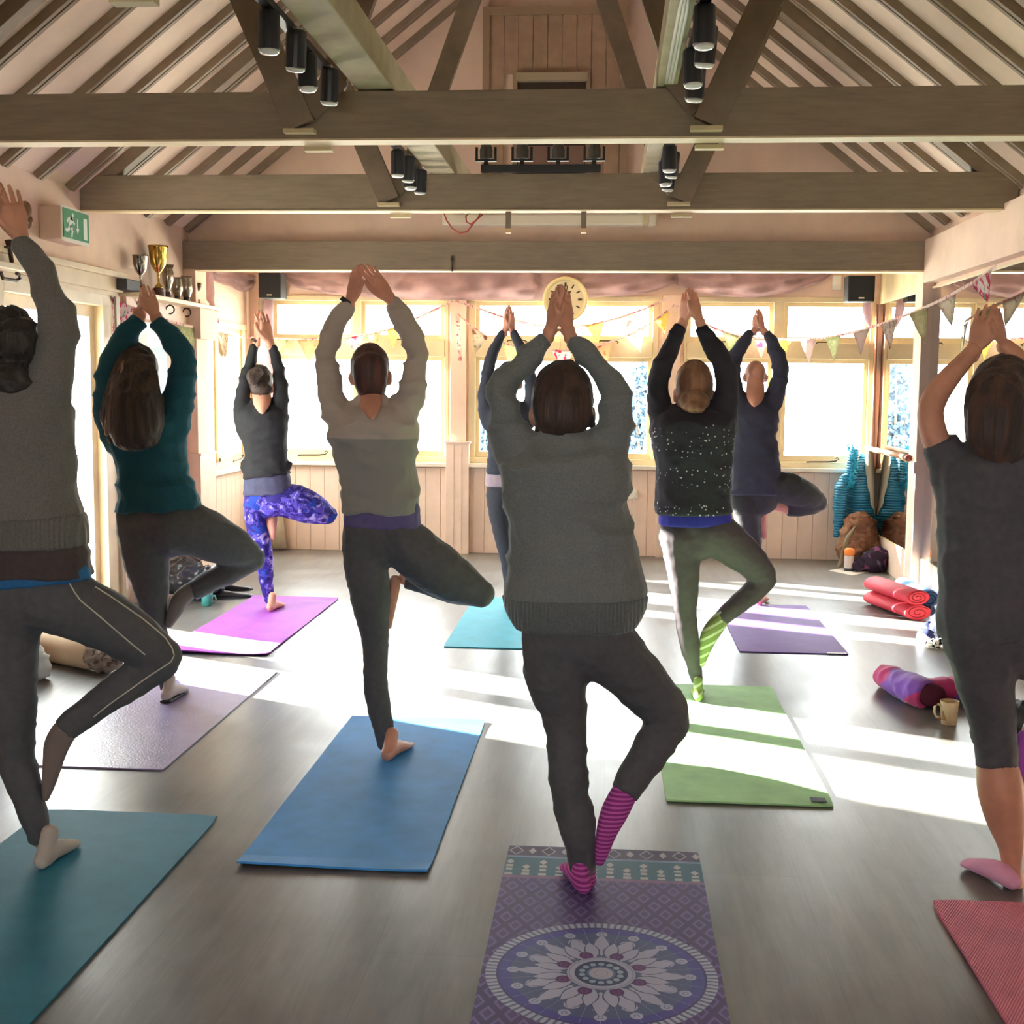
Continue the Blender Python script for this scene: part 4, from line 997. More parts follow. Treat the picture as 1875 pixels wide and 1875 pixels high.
# mug
mp_ = PF(1737, 1326); s_ = mp_.y / FPX
t = thing('coffee_mug', 'cream and brown patterned mug standing on the floor', 'mug', (mp_.x, mp_.y, 0))
MUG = floral('mug_glaze', (228, 206, 168), (196, 156, 112), 22, .42); nodes_of(MUG)[1].inputs['Roughness'].default_value = .25; nodes_of(MUG)[1].inputs['Specular IOR Level'].default_value = .5
r0 = .040
obj('mug_body', lathe(B(), [(r0 * .8, 0), (r0 * .84, .006), (r0 * .92, .05), (r0 * 1.04, .105), (r0 * 1.0, .108), (r0 * .95, .104), (r0 * .86, .05), (r0 * .78, .012), (.004, .011)], 24, (mp_.x, mp_.y, 0)), MUG, t, smooth=True)
obj('tea', lathe(B(), [(.004, .078), (r0 * .90, .078), (r0 * .9, .076), (.004, .076)], 20, (mp_.x, mp_.y, 0)), M('tea', (120, 74, 40), .1, .6), t)
hd = B(); tube(hd, [(mp_.x + dx * r0, mp_.y - .004, z) for dx, z in ((-.86, .085), (-1.3, .092), (-1.62, .08), (-1.66, .055), (-1.45, .034), (-.85, .026))], .006, 8); obj('mug_handle', hd, MUG, t, smooth=True)
# black bag at the right edge
q_ = PF(1868, 1352)
lump('black_bag', 'black bag on the floor at the right edge of the picture', 'bag', [((q_.x + .03, q_.y + .06, .07), (.09, .12, .08)), ((q_.x + .12, q_.y + .06, .06), (.1, .12, .07))], BLACKM, 7, .02, 14, .01)
# alcove corner: coat, rucksack, drinks bottle, patterned bag, paper
COAT = bpy.data.materials.new('coat_blue_nylon'); COAT.use_nodes = True; nt, b = nodes_of(COAT)
b.inputs['Base Color'].default_value = (*lin((34, 128, 166)), 1); b.inputs['Roughness'].default_value = .4
vv = coords(nt, 'Object'); sx = nt.nodes.new('ShaderNodeSeparateXYZ'); nt.links.new(vv, sx.inputs[0]); zb = X(nt, sx.outputs['Z']); st_ = ((zb * 2 * math.pi / .045).op('SINE')).abs()
bump(nt, b, st_.pow(.5) + X(nt, noise_tex(nt, vv, 40, 2).outputs['Fac']) * .3, .9, .012)
FUR = M('hood_fur', (70, 196, 224), .9, .1, sheen=.6)
Yc = 10.76; e = thing('padded_coat', 'blue padded coat with a fluffy hood hung in the mirror corner', 'coat', P(1565, 985, Yc))
def cst(lst, Y=Yc, r_=.5): return [(P(x, y, Y + (d or 0)), hw * Y / FPX, max(.05, hw * Y / FPX * r_)) for x, y, hw, d in lst]
def cl(lst, Y=Yc, r_=.5, n=14):
    bm = B(); rings = []
    for c, rx, ry in cst(lst, Y, r_): rings.append([bm.verts.new(c + Vector((rx * math.cos(2 * math.pi * k / n), ry * math.sin(2 * math.pi * k / n), 0))) for k in range(n)])
    for p, q in zip(rings, rings[1:]):
        for k in range(n): bm.faces.new((p[k], p[(k + 1) % n], q[(k + 1) % n], q[k]))
    bm.faces.new(rings[0]); bm.faces.new(rings[-1]); return bm
me = remesh(cl([(1576, 830, 6, .1), (1574, 850, 14, .08), (1572, 880, 20, .06), (1574, 915, 24, .05), (1577, 950, 27, .05), (1579, 985, 28, .05), (1580, 1003, 27, .05)], r_=.75), .014, 2); crease(me, .012, 9, 11); obj('coat_body', me, COAT, e)
me = remesh(cl([(1551, 868, 9, 0), (1542, 890, 13, -.02), (1538, 920, 13, -.03), (1537, 955, 11, -.03), (1537, 984, 10, -.02)], r_=1), .012, 2); crease(me, .01, 10, 12); obj('coat_sleeve', me, COAT, e)
me = remesh(cl([(1566, 822, 7, 0), (1562, 840, 10, -.02), (1560, 860, 10, -.02), (1566, 882, 7, -.02)], r_=1.2), .012, 2); obj('coat_hood', me, COAT, e)
fb = B(); random.seed(3)
for k in range(420):
    f_ = random.random(); x_ = 1556 + 10 * math.sin(f_ * 3.0) * (1 if f_ < .6 else .6) + random.uniform(-7, 6); p0 = P(x_, 814 + f_ * 78, Yc - .06 + random.uniform(-.05, .08)); d_ = Vector((random.uniform(-1, .6), random.uniform(-1, .4), random.uniform(-.7, .9))).normalized() * random.uniform(.02, .05)
    s_ = d_.cross(Vector((0, 1, .3))).normalized() * .004; vs = [fb.verts.new(p0 - s_), fb.verts.new(p0 + s_), fb.verts.new(p0 + d_)]; fb.faces.new(vs)
o = obj('hood_trim', fb, FUR, e); o['kind'] = 'stuff'
# pole and towel in the corner
tb_ = B(); tube(tb_, [(XR - .03, 10.9, .78), (XR - .03, 10.9, 1.45), (XR - .03, 10.9, 2.2)], [.022, .014, .01], 8); tag(obj('corner_pole', tb_, M('pole_pink_wood', (196, 140, 112), .5, .3), smooth=True), 'slim pinkish pole standing in the alcove corner', 'pole')
tag(obj('hanging_towel', loft_simple(B(), vst(10.78, [(1591, 824, 6), (1592, 860, 8), (1594, 900, 8), (1597, 935, 6), (1599, 950, 3)])), M('towel_cream', (216, 206, 180), .9, .1, bmp=(90, .4)), smooth=True), 'cream towel hanging between the coat and the mirror', 'towel')
RUCK = floral('rucksack_brown_check', (150, 108, 86), (172, 134, 108), 12, .45, (128, 88, 70))
q_ = PF(1570, 1041)
e = thing('rucksack', 'brown rucksack slumped in the back right corner', 'rucksack', q_)
bm = B(); ell(bm, q_ + Vector((.03, .16, .22)), (.16, .13, .23)); ell(bm, q_ + Vector((.03, .13, .14)), (.18, .15, .15)); ell(bm, q_ + Vector((.05, .14, .36)), (.12, .10, .09)); ell(bm, q_ + Vector((.0, .03, .12)), (.13, .08, .1))
me = remesh(bm, .012, 3); crease(me, .03, 8, 13); obj('bag_body', me, RUCK, e)
bm = B(); tube(bm, [P(x, y, q_.y + d_) for x, y, d_ in ((1566, 965, .05), (1552, 985, -.02), (1545, 1010, -.08), (1538, 1032, -.1), (1534, 1040, -.1))], [.012, .02, .022, .02, .012], 8); obj('shoulder_strap', bm, M('strap_olive', (128, 116, 92), .8, .2, bmp=(90, .3)), e, smooth=True)
for dx in (-.02, .07):
    bm = B(); ell(bm, q_ + Vector((dx + .01, .1, .42)), (.035, .035, .022)); obj('gathered_top', bm, RUCK, e, smooth=True)
q_ = PF(1554, 1046)
e = thing('drinks_bottle', 'clear drinks bottle with an orange lid on the floor', 'bottle', q_)
obj('bottle_body', lathe(B(), [(.034, .0), (.038, .006), (.040, .06), (.040, .125), (.034, .135)], 18, q_), M('bottle_clear_grey', (196, 184, 182), .25, .5), e, smooth=True)
obj('bottle_lid', lathe(B(), [(.038, .133), (.041, .137), (.041, .178), (.03, .19), (.006, .192)], 18, q_), M('lid_orange', (238, 138, 62), .4, .4), e, smooth=True)
obj('bottle_foot', lathe(B(), [(.036, .0005), (.0395, .003), (.0395, .028), (.037, .03)], 18, q_), BLACKM, e)
q_ = PF(1600, 1049)
lump('patterned_bag', 'dark purple patterned bag in front of the rucksack', 'bag', [(q_ + Vector((.0, .06, .08)), (.12, .1, .085)), (q_ + Vector((.05, .08, .12)), (.09, .09, .08)), (q_ + Vector((-.08, .05, .05)), (.1, .08, .055))], floral('bag_dark_floral', (58, 48, 64), (134, 74, 112), 14, .38, (92, 92, 110)), 15, .025, 12, .011)
pa_ = [PF(1518, 1045), PF(1545, 1041), PF(1592, 1048), PF(1560, 1054)]
bm = prism(B(), [(p.x, p.y) for p in pa_], .003, ((0, 0, .001), (1, 0, 0), (0, 1, 0), (0, 0, 1)))
tag(obj('sheet_of_paper', bm, WHITE), 'white sheet of paper on the floor under the bottle', 'paper')
# left side heap behind the long haired woman
q_ = PF(352, 1098)
bx0 = PF(345, 1100)
lump('black_holdall', 'shiny black bag heaped on the floor by the left wall', 'bag', [(bx0 + Vector((-.05, .15, .12)), (.2, .16, .13)), (bx0 + Vector((.07, .1, .1)), (.13, .14, .1)), (bx0 + Vector((-.12, .2, .18)), (.12, .12, .1))], M('black_nylon', (58, 62, 70), .25, .6, bmp=(30, .6, .01)), 21, .05, 9, .012)
e_ = bx0 + Vector((-.09, .22, .32)); 
lump('magenta_bag', 'magenta cloth bag lying on the black holdall', 'bag', [(e_ + Vector((.08, .1, .03)), (.13, .09, .07)), (e_ + Vector((.18, .14, .0)), (.08, .08, .06))], M('magenta_cloth', (176, 44, 122), .8, .2, var=(14, .2)), 22, .03, 12, .011)
lump('yellow_cap', 'pale yellow cloth cap on the black holdall', 'cap', [(e_ + Vector((-.02, -.06, .03)), (.06, .06, .05))], M('pale_yellow_cloth', (226, 194, 128), .8, .2), 23, .02, 14, .009)
lump('silver_wrap', 'small silvery wrapped packet at the end of the black bag', 'packet', [(bx0 + Vector((.16, .14, .2)), (.05, .05, .04))], M('silver_wrap', (214, 214, 220), .3, .6), 24, .02, 14, .009)
q_ = PF(379, 1109)
e = thing('teal_beaker', 'teal beaker standing on the floor near the left mats', 'beaker', q_)
obj('beaker_body', lathe(B(), [(.03, 0), (.034, .004), (.038, .085), (.036, .087), (.032, .01), (.004, .009)], 18, q_), M('teal_plastic', (64, 142, 138), .35, .4), e, smooth=True)
hd = B(); tube(hd, [q_ + Vector((dx, 0, z)) for dx, z in ((.034, .072), (.056, .07), (.062, .045), (.052, .022), (.032, .02))], .005, 6); obj('beaker_handle', hd, bpy.data.materials['teal_plastic'], e, smooth=True)
def shoe(name, p, ang, ln, mat, label, sole=None, group=None):
    e = thing(name, label, 'shoe', p, group); R = Matrix.Rotation(ang, 4, 'Z')
    bm = B(); st = [(-.0, .03, .055), (.05, .036, .06), (.12, .036, .05), (.19, .042, .035), (.25, .04, .028), (.285, .02, .018)]
    k = ln / .285; rings = []
    for y_, hw, h in st:
        rings.append([bm.verts.new(Vector((hw * k * math.cos(a), y_ * k, max(.004, h * k * (.5 + .5 * math.sin(a)))))) for a in [2 * math.pi * i / 12 for i in range(12)]])
    for p_, q in zip(rings, rings[1:]):
        for i in range(12): bm.faces.new((p_[i], p_[(i + 1) % 12], q[(i + 1) % 12], q[i]))
    bm.faces.new(rings[0]); bm.faces.new(rings[-1]); bmesh.ops.transform(bm, verts=bm.verts[:], matrix=Matrix.Translation(p) @ R); obj('shoe_upper', bm, mat, e, smooth=True)
    bm = B(); prism(bm, [(-.03 * k, -.005), (.03 * k, -.005), (.043 * k, .19 * k), (.035 * k, .26 * k), (0, .29 * k), (-.035 * k, .26 * k), (-.043 * k, .19 * k)], .012, ((0, 0, .0), (1, 0, 0), (0, 1, 0), (0, 0, 1))); bmesh.ops.transform(bm, verts=bm.verts[:], matrix=Matrix.Translation(p) @ R); obj('shoe_sole', bm, sole or BLACK, e)
SHOEB = M('black_leather', (46, 46, 50), .45, .4)
shoe('black_shoe', PF(392, 1096), -1.2, .27, SHOEB, 'black shoe on the floor near the purple mat, nearer one', group='black shoes by the left wall')
shoe('black_shoe', PF(392, 1082), -1.25, .27, SHOEB, 'black shoe on the floor near the purple mat, farther one', group='black shoes by the left wall')
# bolster and white bag behind the grey jumper
ba, bb_ = PF(60, 1212), PF(204, 1244)
e = thing('bolster', 'beige rolled bolster with a patterned end, on the floor at left', 'bolster', ba)
bm = B(); d_ = (bb_ - ba); sloft(bm, [ba + d_ * f_ + Vector((0, .08, .085)) for f_ in (-.25, -.22, .1, .4, .74, .75)], [.06, .085, .09, .09, .085, .08], [.06, .08, .085, .085, .08, .076]); obj('bolster_cover', bm, M('beige_cloth', (206, 182, 152), .85, .15, bmp=(40, .3)), e, smooth=True)
bm = B(); sloft(bm, [ba + d_ * f_ + Vector((0, .08, .075)) for f_ in (.752, .82, .93, .99, 1.02)], [.078, .075, .062, .04, .01], [.072, .068, .05, .03, .008]); me = remesh(bm, .01, 1); crease(me, .025, 14, 31); obj('bolster_end', me, floral('grey_pattern_cloth', (170, 158, 146), (116, 104, 96), 30, .45), e)
q_ = PF(74, 1250)
lump('white_bag', 'white cloth bag standing beside the beige bolster', 'bag', [(q_ + Vector((-.03, .06, .07)), (.06, .06, .075)), (q_ + Vector((-.05, .06, .12)), (.04, .05, .06))], M('white_cloth', (206, 214, 208), .7, .2), 33, .015, 12, .009)
# pale hedge and bushes beyond the windows, and the ground outside
gr = struct('ground_outside', BX((-60, -40, -.5), (60, 90, -.45)), M('pale_gravel', (206, 204, 194), .9, .1, var=(1.2, .2)))
LEAF = M('bluish_leaf', (86, 108, 128), .7, .1, var=(2, .25))
def bush(label, cx, cy, w_, h, seed, n):
    random.seed(seed); bm = B()
    for k in range(n):
        a = random.uniform(0, 6.283); f_ = random.random() ** .5; z = h * random.random() ** 1.1
        rr_ = w_ * f_ * (1 - .55 * z / h); p = Vector((cx + rr_ * math.cos(a), cy + .6 * rr_ * math.sin(a), -.45 + z)); d_ = Vector((random.uniform(-1, 1), random.uniform(-1, 1), random.uniform(-.6, 1))).normalized() * random.uniform(.07, .13); s_ = d_.cross(Vector((random.uniform(-1, 1), random.uniform(-1, 1), .2))).normalized() * d_.length * .45
        bm.faces.new([bm.verts.new(p - d_ * .5), bm.verts.new(p + s_), bm.verts.new(p + d_), bm.verts.new(p - s_)])
    e = thing('garden_bush', label, 'bush', (cx, cy, -.45), 'bushes beyond the windows')
    o = obj('foliage', bm, LEAF, e); o['kind'] = 'stuff'
    st_ = B()
    for k in range(5):
        a = k * 1.257; tube(st_, [(cx, cy, -.45), (cx + .3 * w_ * math.cos(a), cy + .2 * w_ * math.sin(a), -.45 + h * .45), (cx + .55 * w_ * math.cos(a), cy + .4 * w_ * math.sin(a), -.45 + h * .85)], [.05, .03, .01], 6)
    obj('branches', st_, M('bark', (120, 104, 90), .9, .1) if 'bark' not in bpy.data.materials else bpy.data.materials['bark'], e)
bush('bluish bush seen at the right of the middle back window', .62, 24, .42, 2.35, 1, 1300)
bush('sparse twiggy bush seen through the right back window', 4.1, 25, 1.2, 2.5, 2, 90)
bush('low bluish bush at the left of the middle back window', -2.45, 24, .3, 1.25, 3, 600)
bush('bluish bush outside that shows in the alcove mirror', -.95, 24.5, .5, 2.4, 4, 1200)

# ================================================================== PEOPLE
from mathutils.bvhtree import BVHTree
VY = Vector((0, 1, 0))
def cat(a, b_, c, d, t):
    return .5 * ((2 * b_) + (-a + c) * t + (2 * a - 5 * b_ + 4 * c - d) * t * t + (-a + 3 * b_ - 3 * c + d) * t ** 3)
def loft(bm, Cn, W, D, e='rr', n=16, ref=VY, sub=3, pw=2.0):
    m = len(Cn); c, w_, d_ = [], [], []
    for i in range(m - 1):
        i0, i1, i2, i3 = max(0, i - 1), i, i + 1, min(m - 1, i + 2)
        for k in range(sub):
            t = k / sub
            c.append(cat(Cn[i0], Cn[i1], Cn[i2], Cn[i3], t)); w_.append(max(.002, cat(W[i0], W[i1], W[i2], W[i3], t))); d_.append(max(.002, cat(D[i0], D[i1], D[i2], D[i3], t)))
    c.append(Cn[-1]); w_.append(W[-1]); d_.append(D[-1])
    fr = []
    for i in range(len(c)):
        t = (c[min(i + 1, len(c) - 1)] - c[max(i - 1, 0)]).normalized(); v = ref - t * ref.dot(t)
        if v.length < .15: v = Vector((0, 0, 1)) - t * t.z
        v.normalize(); fr.append((t, v, t.cross(v).normalized()))
    def ring(p, f, a, b_):
        out = []
        for k in range(n):
            an = 2 * math.pi * k / n; ca, sa = math.cos(an), math.sin(an)
            if pw != 2.0: ca, sa = math.copysign(abs(ca) ** (2 / pw), ca), math.copysign(abs(sa) ** (2 / pw), sa)
            out.append(bm.verts.new(p + f[2] * a * ca + f[1] * b_ * sa))
        return out
    R = []
    if e[0] == 'r':
        h = min(w_[0], d_[0])
        for q, s in ((.95, .25), (.75, .66), (.4, .92)): R.append(ring(c[0] - fr[0][0] * h * q, fr[0], w_[0] * s, d_[0] * s))
    for i in range(len(c)): R.append(ring(c[i], fr[i], w_[i], d_[i]))
    if e[1] == 'r':
        h = min(w_[-1], d_[-1])
        for q, s in ((.4, .92), (.75, .66), (.95, .25)): R.append(ring(c[-1] + fr[-1][0] * h * q, fr[-1], w_[-1] * s, d_[-1] * s))
    for p, q in zip(R, R[1:]):
        for k in range(n): bm.faces.new((p[k], q[k], q[(k + 1) % n], p[(k + 1) % n]))
    bm.faces.new(R[0]); bm.faces.new(list(reversed(R[-1])))
    return bm
def TP(bm, Y, sts, r=.9, e='rr', k=1.0, kd=None, pw=2.0, n=16):
    S = [(s + (0,))[:4] for s in sts]
    Cn = [P(x, y, Y + d) for x, y, hw, d in S]; W = [hw * k * (Y + d) / FPX for x, y, hw, d in S]
    return loft(bm, Cn, W, [q * r * (kd or 1) for q in W], e, n, pw=pw)
def hand(bm, wr, tip, side, open_=.0, a=.62):
    Lv = tip - wr; ln = Lv.length; Lv = Lv / ln; s = ln / .185
    wv = Vector((side * math.sin(a), math.cos(a), 0)); wv = (wv - Lv * wv.dot(Lv)).normalized(); N = Lv.cross(wv)
    if N.x * side < 0: N = -N
    def q(l, w_, n_=0): return wr + Lv * l * s + wv * w_ * s + N * n_ * s
    Cn = [q(-.03, 0), q(0, 0), q(.03, -.002), q(.065, 0), q(.095, .0)]; loft(bm, Cn, [v * s for v in (.026, .027, .034, .041, .040)], [v * s for v in (.019, .018, .016, .014, .012)], 'rr', 14, ref=N, sub=2)
    for off, l, rr, sp in ((-.0315, .070, .0090, -.05), (-.0108, .081, .0092, -.015), (.0108, .074, .0088, .025), (.0305, .056, .0078, .075)):
        b0 = q(.088, off); dd = (Lv + wv * sp - N * .02).normalized(); b1 = b0 + dd * l * .42 * s; b2 = b1 + (dd - N * .05).normalized() * l * .33 * s; b3 = b2 + (dd - N * .10).normalized() * l * .25 * s
        loft(bm, [b0, b1, b2, b3], [rr * s, rr * .95 * s, rr * .86 * s, rr * .7 * s], [rr * s, rr * .92 * s, rr * .84 * s, rr * .66 * s], 'rr', 8, ref=N, sub=2)
    t0, t1, t2, t3 = q(.02, -.022), q(.052, -.042, -.004), q(.082, -.050, -.006), q(.108, -.048, -.006)
    loft(bm, [t0, t1, t2, t3], [v * s for v in (.015, .0125, .0105, .008)], [v * s for v in (.014, .012, .0098, .0075)], 'rr', 8, ref=N, sub=2)
def foot(bm, heel, ang, ln=.235, k=1.0, bare=True, up=True):
    R = Matrix.Rotation(ang, 3, 'Z'); s = ln / .235
    def q(x, y, z): return heel + R @ Vector((x * s, y * s, z * s))
    Cn = [q(0, .012, .028), q(0, .045, .036), (q(0, .09, .034)), q(.004, .135, .026), q(.006, .175, .018), q(.004, .20, .014)]
    loft(bm, Cn, [v * s * k for v in (.025, .030, .031, .036, .040, .037)], [v * s * k for v in (.026, .034, .031, .025, .0175, .0135)], 'rr', 14, ref=Vector((0, 0, 1)), sub=2)
    if up: loft(bm, [q(0, .035, .03), q(0, .052, .062), q(0, .07, .095)], [v * s * k for v in (.029, .026, .026)], [v * s * k for v in (.034, .032, .03)], 'rr', 12, ref=R @ Vector((0, 1, 0)), sub=2)
    if bare:
        for x, y0, y1, rr in ((-.027, .195, .236, .0115), (-.008, .20, .236, .0085), (.007, .20, .231, .008), (.021, .195, .222, .0075), (.033, .188, .211, .007)):
            xx = -x if ang < 0 else x
            loft(bm, [q(xx, y0, .011), q(xx * 1.02, y1 - .01, .0105)], [rr * s * k] * 2, [rr * s * .85 * k] * 2, 'rr', 8, ref=Vector((0, 0, 1)), sub=2)
def head(bm, c, hw, ears=True):
    k = hw / .076
    def E_(x, y, z, rx, ry, rz, rot=None): ell(bm, c + Vector((x, y, z)) * k, (rx * k, ry * k, rz * k), 16, 10, rot)
    E_(0, 0, 0, .076, .095, .098); E_(0, .04, -.055, .058, .056, .075); E_(0, .062, -.098, .034, .034, .026)
    E_(0, .098, -.038, .012, .017, .024); E_(0, .108, -.05, .015, .013, .010); E_(0, .086, .002, .05, .012, .010)
    E_(0, .092, -.078, .023, .010, .006); E_(0, .090, -.088, .020, .010, .007); E_(-.04, .065, -.04, .024, .024, .022); E_(.04, .065, -.04, .024, .024, .022)
    if ears:
        for s in (-1, 1):
            E_(s * .080, -.006, -.028, .010, .020, .031, Matrix.Rotation(s * .35, 3, 'Z')); E_(s * .078, .0, -.052, .008, .010, .012)
def bvh(me): return BVHTree.FromPolygons([v.co.copy() for v in me.vertices], [tuple(p.vertices) for p in me.polygons])
def surf(tree, x, y, off=.003):
    d = (P(x, y, 5.0) - CAM).normalized(); h = tree.ray_cast(CAM, d)
    return h[0] - d * off if h[0] is not None else None

SKIN = M('skin', (204, 150, 124), .5, .35, var=(12, .06), bmp=(160, .1)); SKINP = M('skin_pink', (216, 156, 132), .5, .35, var=(12, .06))
for m_ in (SKIN, SKINP):
    b = nodes_of(m_)[1]; b.inputs['Subsurface Weight'].default_value = .0
LIPS = M('eye_white', (226, 220, 212), .2, .5)
def hairmat(name, a, b_, sc=30):
    m = M(name, a, .55, .35); nt, b = nodes_of(m); vec = coords(nt, 'Object', (1, 1, .12)); n = noise_tex(nt, vec, sc, 4, .6); f = (X(nt, n.outputs['Fac']) - .4) * 4
    f = f.op('MINIMUM', 1).op('MAXIMUM', 0); nt.links.new(mixcol(nt, f, a, b_), b.inputs['Base Color']); n2 = noise_tex(nt, coords(nt, 'Object', (1, 1, .1)), 110, 3); bump(nt, b, n2.outputs['Fac'], .7, .006)
    b.inputs['Sheen Weight'].default_value = .1
    return m
def knit(name, col, **k):
    m = M(name, col, .85, .12, var=(k.get('vs', 160), k.get('va', .08)), bmp=(k.get('bs', 220), .55, .004), sheen=k.get('sheen', .9)); return m
def cloth(name, col, rough=.75, sheen=.3): return M(name, col, rough, .2, var=(40, .06), bmp=(240, .25, .002), sheen=sheen)
BLK = (88, 90, 93)
LEG = cloth('black_leggings', BLK); LEG2 = cloth('charcoal_leggings', (82, 74, 79))

class Fig:
    def __init__(s, label, Y, foot_px, group=None):
        s.Y = Y; s.base = PF(*foot_px); s.e = thing('person', label, 'person', (s.base.x, s.base.y, 0)); s.co = B(); s.fi = B(); s.m = {}
    def t(s, sts, r=.9, e='rr', k=1.0, kd=None, pw=2.0): TP(s.co, s.Y, sts, r, e, k, kd, pw); return s
    def garment(s, name, mat, tubes, vox=.009, sm=3, wr=None, seed=1, label=None, st=(1, 1, 1.6), mask=None):
        bm = B()
        for tb in tubes:
            if callable(tb): tb(bm); continue
            sts, kw = tb[0], (tb[1] if len(tb) > 1 else {}); TP(bm, s.Y, sts, **kw)
        me = remesh(bm, vox, sm)
        if wr: crease(me, wr[0], wr[1], seed, st, True, mask)
        o = obj(name, me, mat, s.e, label=label); s.m[name] = me; return o
    def arm(s, side, sts, wr, tip, k=.66, a=.62, cov=True, dY=0.0):
        """sts from cuff to shoulder; wr, tip = wrist and fingertips"""
        W_, T_ = P(wr[0], wr[1], s.Y + dY), P(tip[0], tip[1], s.Y + dY)
        f0 = (wr[0], wr[1], sts[0][2] * (.86 if cov else 1.0), dY)
        TP(s.co, s.Y, [f0] + [(q[0], q[1], q[2] * k) + tuple(q[3:]) for q in sts], .95)
        hand(s.fi, W_, T_, side, a=a)
    def finish(s, skin, hw, hc, neck, vox=.009):
        head(s.co, hc, hw)
        me1 = remesh(s.co, vox, 3); me2 = remesh(s.fi, .0032, 2)
        bm = B(); bm.from_mesh(me1); bm.from_mesh(me2); me = bpy.data.meshes.new('body'); bm.to_mesh(me); bm.free()
        me.polygons.foreach_set('use_smooth', [True] * len(me.polygons)); bpy.data.meshes.remove(me1); bpy.data.meshes.remove(me2)
        obj('body', me, skin, s.e)
        k = hw / .076
        for sx_ in (-1, 1):
            bm = B(); ell(bm, hc + Vector((sx_ * .031, .083, -.012)) * k, (.012 * k, .010 * k, .009 * k), 10, 6); obj('eye', bm, LIPS, s.e, smooth=True)
    def hair(s, mat, c, hw, extra=(), amp=.006, fr=30, cap=True, name='hair', vox=.008, st=(1, 1, .25), capk=(1.06, .98, 1.06), off=(0, -.016, .018), seed=2):
        bm = B(); k = hw / .076
        if cap: ell(bm, c + Vector(off) * k, (.076 * k * capk[0], .094 * k * capk[1], .098 * k * capk[2]), 18, 12)
        for q in extra:
            if callable(q): q(bm)
            elif q[0] == 'e': x, y, rx, ry, rd, dY = q[1:]; Yq = s.Y + dY; ell(bm, P(x, y, Yq), (rx * Yq / FPX, rd, ry * Yq / FPX), 14, 9)
            else: TP(bm, s.Y, q[1], **(q[2] if len(q) > 2 else {}))
        me = remesh(bm, vox, 2); crease(me, amp, fr, seed, st, True); return obj(name, me, mat, s.e)
def body_legs(f, stand, thigh, shin, k=.74):
    f.t([(q[0], q[1], q[2] * k) + tuple(q[3:]) for q in stand], .95); f.t([(q[0], q[1], q[2] * k) + tuple(q[3:]) for q in thigh], .95)
    f.t([(q[0], q[1], q[2] * k) + tuple(q[3:]) for q in shin], .95)
def hp(x, y, Y): return P(x, y, Y)

# ---------- F: centre woman, grey green jumper
f = Fig('woman at front centre in a loose grey green knitted jumper, hands over her head', 3.58, (1070, 1645))
aL = [(1001, 619, 17, .05), (953, 670, 23, .04), (920, 716, 28, .02), (924, 763, 31, 0), (942, 812, 42, 0), (985, 850, 52, 0)]
aR = [(1050, 621, 17, .05), (1093, 670, 25, .04), (1122, 716, 29, .02), (1128, 763, 31, 0), (1118, 812, 42, 0), (1075, 850, 52, 0)]
torso = [(1052, 1132, 118, 0), (1053, 1090, 134, 0), (1050, 1040, 126, 0), (1046, 990, 119, 0), (1040, 935, 112, 0), (1035, 880, 122, 0), (1032, 838, 112, 0), (1031, 812, 66, 0), (1031, 800, 42, .01)]
F_stand = [(1035, 1150, 84, 0), (1022, 1205, 70, 0), (1022, 1255, 57, 0), (1031, 1300, 45, .01), (1037, 1350, 39, .01), (1040, 1400, 38, 0), (1043, 1450, 37, 0), (1055, 1500, 36, 0), (1064, 1550, 30, .01), (1068, 1592, 25, .02)]
F_thigh = [(1080, 1165, 78, 0), (1130, 1208, 60, .03), (1182, 1258, 51, .07), (1218, 1302, 44, .1), (1226, 1325, 40, .1)]
F_shin = [(1222, 1312, 40, .1), (1200, 1362, 38, .08), (1168, 1408, 33, .05), (1142, 1452, 28, .02)]
body_legs(f, F_stand, F_thigh, F_shin)
f.t([(q[0], q[1], q[2] * .75, q[3]) for q in torso], .62)
f.t([(1031, 830, 40, .0), (1030, 790, 38, .02), (1030, 760, 40, .04)], 1.0)
f.arm(-1, aL, (1007, 606), (1025, 514), dY=.05); f.arm(1, aR, (1041, 606), (1029, 514), dY=.05)
h_ = f.base.copy(); foot(f.fi, Vector((h_.x, h_.y + .01, .006)), .27, .225, .86, False)
f.t([(1134, 1465, 20, .02), (1112, 1515, 17, .01), (1100, 1570, 9, .01)], .8)
hc = P(1030, 742, 3.63); f.finish(SKIN, .082, hc, None)
f.garment('jumper', knit('grey_green_knit', (118, 125, 124), va=.08), [(torso, dict(r=.70, e='fr', pw=2.3)), (aL, dict(r=.95, e='fr')), (aR, dict(r=.95, e='fr'))], .0075, 3, (.016, 6.5), 1, st=(1, 1, 1.7), mask=lambda p: min(1, max(.15, (p[2] - .88) / .12)))
RIB = knit('grey_green_rib', (104, 112, 110)); nt, b = nodes_of(RIB); vv = coords(nt, 'Object'); sx = nt.nodes.new('ShaderNodeSeparateXYZ'); nt.links.new(vv, sx.inputs[0]); bump(nt, b, (X(nt, sx.outputs['X']) * (2 * math.pi / .011)).op('SINE'), .5, .004)
f.garment('ribbed_hem', RIB, [([(1053, 1150, 113, 0), (1053, 1120, 130, 0), (1053, 1088, 137, 0)], dict(r=.72, e='ff', pw=2.3))], .0075, 2)
f.garment('trousers', LEG, [(F_stand, dict(r=.95)), (F_thigh, dict(r=.95)), (F_shin, dict(r=.95, e='rf')), ([(1055, 1110, 96, 0), (1055, 1150, 104, 0), (1062, 1185, 92, 0)], dict(r=.55))], .008, 3, (.006, 11), 4, st=(1, 1, 1.4))
